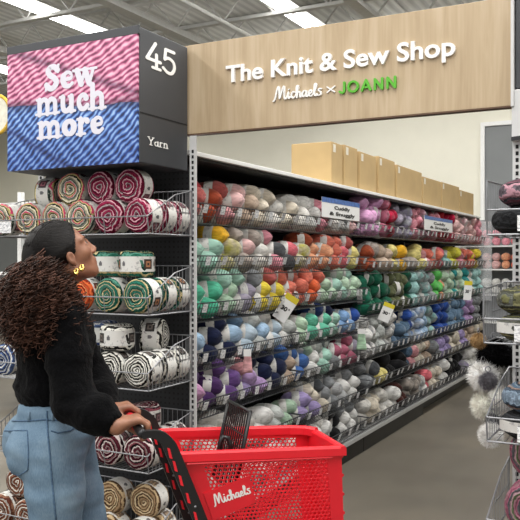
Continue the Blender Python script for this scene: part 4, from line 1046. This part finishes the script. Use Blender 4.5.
# wire seat flap standing in the basket
b = MB(); A1, A2, D1, D2 = V((.235, .025, .967)), V((.235, .30, .957)), V((.185, .035, .70)), V((.175, .29, .70))
b.tube([A1, A2], .0055, 8); b.tube([A1, D1], .0055, 8); b.tube([A2, D2], .0055, 8); b.tube([D1, D2], .004, 8)
for k in range(1, 12): b.tube([A1.lerp(A2, k/12), D1.lerp(D2, k/12)], .0028, 6, cap=False)
for t in (.3, .65): b.tube([A1.lerp(D1, t), A2.lerp(D2, t)], .003, 6, cap=False)
b.build('wire_seat_flap', m_blk, cart, True)
b = MB(); b.tube([(.14, .05, .82), (.142, .05, .872), (.152, .05, .888), (.168, .05, .884), (.176, .05, .86), (.178, .05, .82)], .008, 8); b.build('hinge_clip', m_blk, cart, True)
# lower frame with casters
b = MB()
for y in (YA, YB_): b.tube([(.20, y, .17), (.50, y*.9+.01, .15)], .014, 8)
b.tube([(.20, YA, .17), (.20, YB_, .17)], .013, 8); b.tube([(.50, .0, .15), (.50, .32, .15)], .013, 8)
for y in (.04, .12, .20, .28): b.tube([(.20, y, .17), (.50, y, .15)], .006, 6)
for y in (.01, .31): b.tube([(.50, y, .15), (.525, y, .46)], .012, 8)
b.build('lower_frame', m_blk, cart, True)
for x in (.205, .49):
    for y in (.0, .325):
        b = MB(); b.tube([(x, y, .15), (x, y, .10)], .012, 8); b.box(x-.012, x+.012, y-.022, y-.017, .04, .11); b.box(x-.012, x+.012, y+.017, y+.022, .04, .11); cs = b.build('caster', m_wire, cart)
        b = MB(); b.lathe([(.02, -.014), (.048, -.012), (.05, 0), (.048, .012), (.02, .014)], 20, 'y'); b.v = [(p[0]+x, p[1]+y, p[2]+.05) for p in b.v]; b.build('wheel', m_blk, cs, True)
# ================================================================ the woman (local x = rightwards, y = away from the viewer, z up)
PD, PA = 2.66, -.712
def P3(u, v, dy=0.):
    d = PD+dy; return np.array([(u-260)/F*d-PA, dy, EYE-(v-260)/F*d])
def cart2p(x, y, z):                       # cart point -> woman's frame
    c, s = math.cos(math.radians(17)), math.sin(math.radians(17))
    return np.array([-.2476+x*c-y*s-PA, 2.384+x*s+y*c-PD, z])
al = math.radians(24)
fw = np.array([math.cos(al), math.sin(al), 0]); rt = np.array([math.sin(al), -math.cos(al), 0]); up = np.array([0, 0, 1.])
woman_loc = cam2w(PA, PD)
# head frame
be, pi_ = math.radians(24), math.radians(23)
hf = np.array([math.cos(be)*math.cos(pi_), math.sin(be)*math.cos(pi_), math.sin(pi_)]); hr = np.array([math.sin(be), -math.cos(be), 0]); hu = np.cross(hr, hf)
HC = P3(61.5, 253.5, 0.0); HS = 1.02
def hd(x, y, z): return HC+(hf*x+hr*y+hu*z)*HS       # forward, to her right, up
HR = np.array([hf, hr, hu])
# joints
shR, elR, wrR = P3(63, 318, -.15), P3(74, 402, -.20), cart2p(HX-.068, .060, HZ+.012)
shL, elL, wrL = P3(60, 316, .15), P3(95, 380, .14), cart2p(HX-.066, .292, HZ+.012)
hipR, knR, anR = P3(54, 446, -.085), P3(58, 565, -.10), P3(54, 690, -.10)
hipL, knL, anL = P3(66, 446, .085), P3(93, 565, .09), P3(92, 690, .10)
anR[2] = .08; anL[2] = .08
s = SDF((-.36, -.46, -.01), (.52, .42, 1.68), .0045)
# core under the clothes
s.ell(P3(55, 340), (.10, .13, .16), np.array([fw, rt, up]), .04); s.ell(P3(50, 420), (.095, .13, .14), np.array([fw, rt, up]), .05)
s.chain([P3(52, 400), P3(54, 340), P3(56, 306)], [.10, .10, .07], .04)
s.chain([shR, elR, wrR], [.045, .038, .024], .02); s.chain([shL, elL, wrL], [.045, .038, .024], .02)
s.cap(shR, shL, .045, .045, .04)
for h, k_, a_ in ((hipR, knR, anR), (hipL, knL, anL)): s.chain([h, k_, a_], [.075, .05, .032], .04); s.cap(a_, a_+fw*.10+np.array([0, 0, -.05]), .03, .022, .03)
s.cap(P3(56, 304), hd(-.022, 0, -.07), .052, .048, .03)
# head
s.ell(hd(-.012, 0, .028), (.094, .073, .083), HR, .02); s.ell(hd(.032, 0, -.03), (.062, .060, .078), HR, .03)
s.ell(hd(.055, 0, -.078), (.038, .036, .028), HR, .025); s.ell(hd(.076, 0, -.098), (.016, .02, .014), HR, .02)
for sd in (-1, 1):
    s.cap(hd(.005, sd*.052, -.062), hd(.065, sd*.022, -.096), .017, .014, .02); s.ell(hd(.062, sd*.034, -.022), (.022, .022, .02), HR, .02)
    s.cap(hd(.080, sd*.012, .018), hd(.066, sd*.046, .020), .010, .008, .014)
    s.ell(hd(.092, sd*.030, .002), (.014, .017, .012), HR, .008, 'sub'); s.ell(hd(.072, sd*.031, .001), (.014, .017, .012), HR, .006)
    s.ell(hd(.010, sd*.076, -.022), (.015, .010, .025), HR, .005); s.ell(hd(.013, sd*.085, -.018), (.008, .006, .013), HR, .003, 'sub'); s.ell(hd(.014, sd*.077, -.043), (.008, .007, .009), HR, .005)
s.cap(hd(.086, 0, .010), hd(.103, 0, -.024), .008, .0105, .014); s.ell(hd(.103, 0, -.028), (.011, .012, .009), HR, .008)
for sd in (-1, 1): s.ell(hd(.099, sd*.011, -.034), (.009, .008, .007), HR, .006)
s.cap(hd(.090, -.014, -.056), hd(.090, .014, -.056), .0075, .0075, .008); s.cap(hd(.087, -.012, -.069), hd(.087, .012, -.069), .0085, .0085, .008)
# hands closing on the handle bar
cA = np.array([math.cos(math.radians(17)), math.sin(math.radians(17)), 0]); cC = np.array([-math.sin(math.radians(17)), math.cos(math.radians(17)), 0])
def hand(yc, sgn, w):
    """sgn: +1 thumb towards larger y (right hand), -1 the other way"""
    B0 = cart2p(HX, yc, HZ); R0 = .0155
    o = lambda a, c, z: B0+cA*a+cC*c+np.array([0, 0, z])
    s.cap(w, o(-.040, 0, .022), .023, .022, .015)
    for c in (-.026, -.009, .009, .026): s.cap(o(-.050, c*.75, .020), o(-.004, c, .031), .014, .0125, .012)      # back of the hand
    for i, c in enumerate((-.030, -.0105, .0105, .030)):
        if sgn < 0: c = -c
        ln = (.86, 1.0, 1.04, .95)[i]; r = (.0078, .0088, .009, .0085)[i]
        kn = o(.004, c, .030); p1 = o(.030*ln, c*.98, .012); p2 = o(.030*ln, c*.96, -.016); tp = o(.010, c*.95, -.030)
        s.chain([kn, p1, p2, tp], [r*1.16, r, r*.95, r*.86], .004)
    tb = o(-.040, sgn*.026, .012); t1 = o(-.022, sgn*.047, -.004); t2 = o(.004, sgn*.050, -.022); t3 = o(.022, sgn*.046, -.028)
    s.chain([tb, t1, t2, t3], [.014, .0115, .010, .0085], .006)
hand(.068, 1, wrR); hand(.292, -1, wrL)
m_skin = NT('skin'); sn = m_skin.noise(m_skin.coord(), 30, 3); m_skin.base(m_skin.ramp(sn, [(.3, lin('835843')), (.7, lin('9f6f56'))])); m_skin.set(Roughness=.5)
m_skin.b.inputs['Subsurface Weight'].default_value = .08; m_skin.b.inputs['Subsurface Radius'].default_value = (.01, .004, .002); m_skin = m_skin.m
body = link('person', s.mesh('person', m_skin, None, 1), None, woman_loc); body.rotation_euler = (0, 0, PSI)
tag(body, 'woman in black fuzzy sweater and light blue jeans, curly ponytail, looking up, pushing red cart', 'person')
# eyes and lips
m_eye = plain('eye_white', 'e6e2dc', .2, var=.01); m_iris = plain('brown_iris', '2b1a12', .2)
for sd in (-1, 1):
    b = MB(); bm = bmesh.new(); bmesh.ops.create_uvsphere(bm, u_segments=14, v_segments=10, radius=.0115, matrix=Matrix.Translation(hd(.0748, sd*.031, .001))); b.bm(bm); bm.free()
    e = b.build('eye', m_eye, body, True)
    b = MB(); bm = bmesh.new(); bmesh.ops.create_uvsphere(bm, u_segments=10, v_segments=8, radius=.0055, matrix=Matrix.Translation(hd(.0825, sd*.0305, .003))); b.bm(bm); bm.free(); b.build('iris', m_iris, e, True)
b = MB()
for sd in (-1, 1): b.tube([hd(.094-.006*k*.4, sd*(.014+.009*k), .022+.004*math.sin(k*.9)) for k in range(5)], [.0022, .003, .003, .0025, .001], 6)
b.build('eyebrow', plain('brow_hair', '1c1210', .8), body, True)
s2 = SDF(HC-.2, HC+.2, .003)
s2.cap(hd(.0905, -.013, -.057), hd(.0905, .013, -.057), .0078, .0078, .004); s2.cap(hd(.0875, -.011, -.068), hd(.0875, .011, -.068), .0088, .0088, .004)
link('lips', s2.mesh('lips', plain('lip_tint', '8a4a40', .4, var=.03)), body)
# ---- sweater
s = SDF((-.36, -.46, .85), (.52, .42, 1.45), .006)
s.ell(P3(55, 345), (.128, .165, .155), np.array([fw, rt, up]), .05); s.ell(P3(51, 386), (.120, .160, .088), np.array([fw, rt, up]), .05)
s.ell(P3(56, 318), (.095, .15, .075), np.array([fw, rt, up]), .05)
s.ell(P3(66, 338), (.09, .13, .07), np.array([fw, rt, up]), .04)
s.cap(shR, shL, .064, .064, .04); s.cap(P3(56, 312), P3(60, 296), .072, .062, .04)
s.chain([shR, (shR+elR)/2, elR], [.070, .066, .068], .025)
mR = elR*.45+wrR*.55; s.chain([elR, mR, wrR+(elR-wrR)*.16], [.068, .064, .043], .02)
s.chain([shL, (shL+elL)/2, elL], [.070, .064, .062], .025); mL = elL*.45+wrL*.55; s.chain([elL, mL, wrL+(elL-wrL)*.16], [.060, .056, .042], .02)
s.cap(wrR, wrR+(elR-wrR)*.10, .028, .032, .004, 'sub')
c0 = hd(-.02, 0, -.085); s.cap(P3(60, 290), c0, .05, .05, .008, 'sub')
# straight ribbed hem
def fold(co, n):
    q = V(co); return .006*noise.noise(q*16)+.0028*noise.noise(q*60)+.006*noise.noise(V((q.x*9, q.y*9, q.z*30)))
m_sw = NT('black_fuzzy_knit'); f1 = m_sw.noise(m_sw.coord(), 160, 3); f2 = m_sw.noise(m_sw.coord(), 22, 3)
m_sw.base(m_sw.ramp(f1, [(.3, lin('040405')), (.75, lin('0b0b0d'))])); m_sw.set(Roughness=.95); m_sw.b.inputs['Specular IOR Level'].default_value = .08; m_sw.b.inputs['Sheen Weight'].default_value = .03; m_sw.b.inputs['Sheen Roughness'].default_value = .5
m_sw.bump(f1, .7, .004)
sw_me = s.mesh('sweater', m_sw.m, fold, 1); sweater = link('sweater', sw_me, body)
# ---- jeans
s = SDF((-.36, -.40, .02), (.45, .40, 1.06), .006)
s.ell(P3(50, 408), (.106, .146, .066), np.array([fw, rt, up]), .04); s.ell(P3(48, 436), (.125, .165, .085), np.array([fw, rt, up]), .05)
for sg, h in ((1, hipR), (-1, hipL)):
    bt = P3(35.5, 446, 0)+rt*sg*.078; s.ell(bt, (.105, .088, .10), np.array([fw, rt, up]), .04)
s.ell(P3(68, 430), (.09, .14, .07), np.array([fw, rt, up]), .05)
def leg(h, k_, a_, r):
    m1 = h*.62+k_*.38; s.chain([h, m1, k_, k_*.5+a_*.5, a_+np.array([0, 0, .02])], r, .025)
leg(hipR, knR, anR, [.104, .092, .068, .072, .074]); leg(hipL, knL, anL, [.100, .090, .068, .072, .074])
def jfold(co, n):
    q = V(co); w = .005*noise.noise(V((q.x*9, q.y*9, q.z*28)))+.0035*noise.noise(q*14)
    d = abs(q.z-.80); w += .004*math.exp(-(d/.05)**2)*math.sin(q.x*70+q.z*60)*(.5 if q.x > .05 else .2); return w
m_jn = NT('light_denim'); j1 = m_jn.noise(m_jn.coord(), 8, 4); j2 = m_jn.noise(m_jn.coord((300, 300, 60)), 1.2, 2)
m_jn.base(m_jn.ramp(m_jn.math('ADD', m_jn.math('MULTIPLY', j1, .65), m_jn.math('MULTIPLY', j2, .35)), [(.3, lin('586f84')), (.5, lin('6f879b')), (.7, lin('879dae'))])); m_jn.set(Roughness=.85); m_jn.b.inputs['Specular IOR Level'].default_value = .15; m_jn.bump(j2, .25, .002)
jn_me = s.mesh('jeans', m_jn.m, jfold, 1); jeans = link('jeans', jn_me, body)
bv = BVHTree.FromPolygons([v.co for v in jn_me.vertices], [p.vertices[:] for p in jn_me.polygons])
m_seam = plain('dark_stitch', '4a647e', .9, var=.3, scale=120); m_pock = m_jn.m
def on_body(u, v):          # first hit of the ray from the viewer through (u, v), in the woman's frame
    o = V((-PA, -PD, EYE)); d = V(((u-260)/F, 1, -(v-260)/F)).normalized(); hit = bv.ray_cast(o, d)
    return (hit[0], hit[1]) if hit[0] else (None, None)
def seam(pts, name, r, m, lift=.001):
    out = []
    for i in range(len(pts)-1):
        for k in range(6):
            t = k/6; h, n = on_body(pts[i][0]*(1-t)+pts[i+1][0]*t, pts[i][1]*(1-t)+pts[i+1][1]*t)
            if h: out.append(h+n*lift)
    if len(out) > 2:
        b = MB(); b.tube(out, r, 6); return b.build(name, m, jeans, True)
seam([(47, 411), (47.5, 430), (50, 455), (52, 480), (54, 500), (56.5, 524)], 'side_seam', .0032, m_seam)
seam([(4.8, 431), (27.5, 430.5), (28.6, 455), (28, 470), (17, 476.5), (10, 471)], 'back_pocket_stitching', .0020, m_seam)
seam([(51, 431), (58, 433), (70, 431), (80, 424)], 'front_pocket_edge', .0026, m_seam)
seam([(9, 421), (28, 421), (46, 419.5), (62, 421), (76, 421)], 'waistband_edge', .0022, m_seam)
for u in (29.5, 52.5):
    h0, n0 = on_body(u, 412); h1, n1_ = on_body(u+.2, 421)
    if h0 and h1: b = MB(); b.tube([h0+n0*.002, h1+n1_*.004], .0048, 6); b.build('belt_loop', m_jn.m, jeans, True)
# shoes
for a_ in (anR, anL):
    s = SDF(a_-.22, a_+.3, .006); s.ell(a_+fw*.03+np.array([0, 0, -.045]), (.115, .042, .032), np.array([fw, rt, up]), .02); s.ell(a_+fw*-.015+np.array([0, 0, -.01]), (.045, .04, .045), np.array([fw, rt, up]), .03)
    link('shoe', s.mesh('shoe', plain('white_leather', 'd6d4cf', .5)), body)
# ---- hair: sleek cap, tie and big curly ponytail
m_cap = NT('sleek_hair'); h1 = m_cap.noise(m_cap.coord((10, 40, 60)), 3, 3); m_cap.base(m_cap.ramp(h1, [(.3, lin('070504')), (.7, lin('15100e'))])); m_cap.set(Roughness=.55); m_cap.b.inputs['Specular IOR Level'].default_value = .25; m_cap.bump(h1, .4, .004)
s = SDF(HC-.24, HC+.24, .004)
def hairline(dx, dy, dz): return np.maximum(dx-(.077-.40*np.maximum(0, -dz+.045)-1.6*np.maximum(0, np.abs(dy)-.052)*0), -(dz+.085)+np.maximum(0, -dx)*.35)
s.ell(hd(-.014, 0, .026), (.105, .083, .091), HR, .004, 'add', hairline)
s.ell(hd(-.085, 0, .005), (.045, .05, .045), HR, .03)
link('hair', s.mesh('hair', m_cap.m, None, 1), body)
PB = hd(-.112, .03, -.030)
strand = MB(); r2 = random.Random(5)
ER = np.array([.1060, .0840, .0920])
def on_cap(x, y, z):          # direction in head axes -> point on the sleek hair surface
    q = np.array([x, y, z]); q = q/np.sqrt(((q/ER)**2).sum()); return HC+hf*(q[0]-.014*HS)+hr*q[1]+hu*(q[2]+.026*HS)
for i in range(1100):
    sd = r2.choice((1, 1, 1, -1)); zz = r2.uniform(-.04, ER[2]*.93); hx = (.077-.40*max(0, -zz+.045))+r2.uniform(-.008, .005)
    w = 1-(hx/ER[0])**2-(zz/ER[2])**2
    if w > 0: yy = sd*ER[1]*math.sqrt(w)
    else: continue
    a0 = np.array([hx, yy, zz]); a1 = np.array([-.10, .035, -.055]); n = 12; pts = []
    for k in range(n):
        t = k/(n-1); d = a0*(1-t)+a1*t; d[2] += .05*math.sin(PI*t)*max(0, zz+.01)/.1; d[1] += sd*.03*math.sin(PI*t)*(abs(yy)/.085)
        pts.append(on_cap(*d)+(hu*.001)*r2.uniform(-1, 1.5))
    strand.tube(pts, [.0004]+[.0011]*(n-2)+[.0005], 4, cap=False)
strand.build('hair_strands', m_cap.m, body, True, fix=False)
b = MB(); b.tube([PB+hr*.034*math.cos(k*PI/9)+hu*.034*math.sin(k*PI/9) for k in range(18)], .010, 8, True); b.build('hair_tie', plain('hair_tie_black', '0e0c0c', .7), body, True)
m_curl = NT('curly_hair'); g = m_curl.n('ShaderNodeNewGeometry'); cn_ = m_curl.noise(m_curl.coord(), 30, 2)
cz = m_curl.n('ShaderNodeSeparateXYZ'); m_curl.l(m_curl.coord(), cz.inputs[0])
cm = m_curl.math('ADD', m_curl.math('MULTIPLY', g.outputs['Random Per Island'], .7), m_curl.math('MULTIPLY', cn_, .3))
m_curl.base(m_curl.ramp(cm, [(.2, lin('22150f')), (.5, lin('3a261e')), (.8, lin('573b30')), (.97, lin('704f41'))])); m_curl.set(Roughness=.5); m_curl.b.inputs['Specular IOR Level'].default_value = .15
pony = MB(); rnd = random.Random(11)
cen = P3(38, 301, -.135)
def outside(p):               # past the outline of the ponytail (towards the neck and chin)
    d = PD+p[1]; u = 260+F*(p[0]+PA)/d; v = 260-F*(p[2]-EYE)/d
    return u > np.interp(v, [245, 262, 285, 312, 335, 352], [46, 52, 60, 79, 78, 58]) or u < np.interp(v, [255, 275, 300, 325, 345, 356], [30, 12, 1, 5, 13, 24])
for i in range(900):
    # end point inside the mass of the ponytail
    while True:
        e = np.array([rnd.uniform(-1, 1) for _ in range(3)])
        if (e**2).sum() < 1: break
    e = e/np.sqrt((e**2).sum()+1e-9)*rnd.uniform(.45, 1.0)
    end = cen+np.array([e[0]*.135, e[1]*.11, e[2]*.165])
    if e[2] < -.35: end[0] += .055*(-e[2]-.35)*(1 if e[0] > -.2 else 0)
    if end[2] < 1.34: end[0] = max(end[0], -.14+.5*max(0, 1.24-end[2]))
    if outside(end): continue
    mid = PB*.45+end*.55+np.array([e[0]*.03, e[1]*.03, .045+e[2]*.03])
    n = 46; turns = rnd.uniform(3.5, 6.5); ph = rnd.uniform(0, 6.28); rad = rnd.uniform(.006, .013); pts = []; rr = []
    for k in range(n):
        t = k/(n-1); p = PB*(1-t)**2+mid*2*t*(1-t)+end*t*t+np.array([0, 0, -.045*t**3])
        a = ph+turns*2*PI*t; q = rad*min(1, t*3.2)
        pts.append(p+np.array([math.cos(a)*q, math.sin(a)*q*.9, math.sin(a*1.0+1.2)*q])); rr.append(.0019*(1-.5*t)+.0004)
    pony.tube(pts, rr, 4, cap=False)
for i in range(3000):                       # outer ringlets that spring from the mass and hang down
    while True:
        e = np.array([rnd.gauss(0, 1), rnd.gauss(0, 1), rnd.gauss(0, 1)]); e /= np.sqrt((e**2).sum())
        if e[2] > -.75: break
    st = cen+e*np.array([.105, .085, .135])*rnd.uniform(.75, 1.0)
    L_ = rnd.uniform(.03, .10)
    if outside(st+e*np.array([1, 1, .5])*.02+np.array([0, 0, -L_*.8])): continue
    L_ *= 1; n = 40; turns = rnd.uniform(2., 5.); ph = rnd.uniform(0, 6.28); rad = rnd.uniform(.006, .014); pts = []; rr = []; dr = np.array([rnd.gauss(0, .018), rnd.gauss(0, .02), 0])
    for k in range(n):
        t = k/(n-1); p = st+e*np.array([1, 1, .5])*.028*math.sin(min(t*1.6, 1)*PI/2)+np.array([0, 0, -L_*t**1.3+.01])+dr*t
        a = ph+turns*2*PI*t; q = rad*min(1, .3+t*2)
        p = p+np.array([math.cos(a)*q, math.sin(a)*q, math.sin(a+1)*q*.7])
        pts.append(p); rr.append(.0019*(1-.6*t)+.0003)
    pony.tube(pts, rr, 4, cap=False)
o = pony.build('ponytail', m_curl.m, body, True, fix=False)
s = SDF(cen-.26, cen+.26, .008); s.ell(cen, (.085, .075, .12), None, .03); s.cap(PB, cen, .035, .07, .03)
link('hair_core', s.mesh('hair_core', plain('hair_shadow', '1c110d', 1., spec=.02), lambda co, n: .018*noise.noise(V(co)*28)), body)
# ---- earrings and bracelet
m_gold = plain('gold', 'd8b063', .25, metal=.9, var=.05)
for (u, v, r) in ((81.8, 267.5, .0072), (76.2, 271.5, .0072)):
    p = P3(u, v, -.098); b = MB(); k = 14
    b.tube([p+np.array([r*.75*math.cos(j*2*PI/k), r*.3*math.sin(j*2*PI/k), r*1.15*math.sin(j*2*PI/k)]) for j in range(k)], [.0030+.0026*(-math.sin(j*2*PI/k)+1)/2 for j in range(k)], 8, True); b.build('earring', m_gold, body, True)
ax = V(elR-wrR).normalized(); s1 = ax.orthogonal().normalized(); s2_ = ax.cross(s1); c = V(wrR)+ax*.012
b = MB(); b.tube([c+s1*.0265*math.cos(j*PI/12)+s2_*.0265*math.sin(j*PI/12) for j in range(24)], .0028, 8, True); b.build('bracelet', m_gold, body, True)
# ================================================================ light and camera
def area(name, loc, size, sy, power, rot=(0, 0, 0), col=(1, .985, .96)):
    l = bpy.data.lights.new(name, 'AREA'); l.shape = 'RECTANGLE'; l.size = size; l.size_y = sy; l.energy = power; l.color = col
    o = bpy.data.objects.new(name, l); COL.objects.link(o); o.location = loc; o.rotation_euler = rot; return o
area('ceiling_fill', (-1.0, 3.0, 4.85), .8, 12, 430); area('ceiling_fill', (-4.25, 1.5, 4.5), .5, 10, 260); area('ceiling_fill', (1.6, 2.0, 4.5), .5, 10, 260); area('ceiling_fill', (-7.0, 0.0, 4.5), .5, 8, 220); area('ceiling_fill', (-10.5, 8.0, 4.5), .5, 9, 260)  # area lights filling in for ceiling rows; far-left one added to brighten background
area('ceiling_fill', (-2.0, 11.8, 4.85), 8, 2, 260, (math.radians(25), 0, 0))  # added tilted light without a fixture, brightening the back wall
w = bpy.data.worlds.new('interior'); SC.world = w; w.use_nodes = True
w.node_tree.nodes['Background'].inputs[0].default_value = (.95, .97, 1, 1); w.node_tree.nodes['Background'].inputs[1].default_value = .75  # pale surround added as soft fill through the left-out front wall
cam = bpy.data.cameras.new('camera'); cam.sensor_width = 36; cam.sensor_fit = 'HORIZONTAL'; cam.lens = 36*F/520; cam.clip_start = .05
co = bpy.data.objects.new('camera', cam); COL.objects.link(co); co.location = (0, 0, EYE); co.rotation_euler = (PI/2, 0, PSI); SC.camera = co
SC.view_settings.view_transform = 'Standard'; SC.view_settings.look = 'None'; SC.view_settings.exposure = 0
SC.cycles.use_denoising = True; SC.cycles.max_bounces = 6
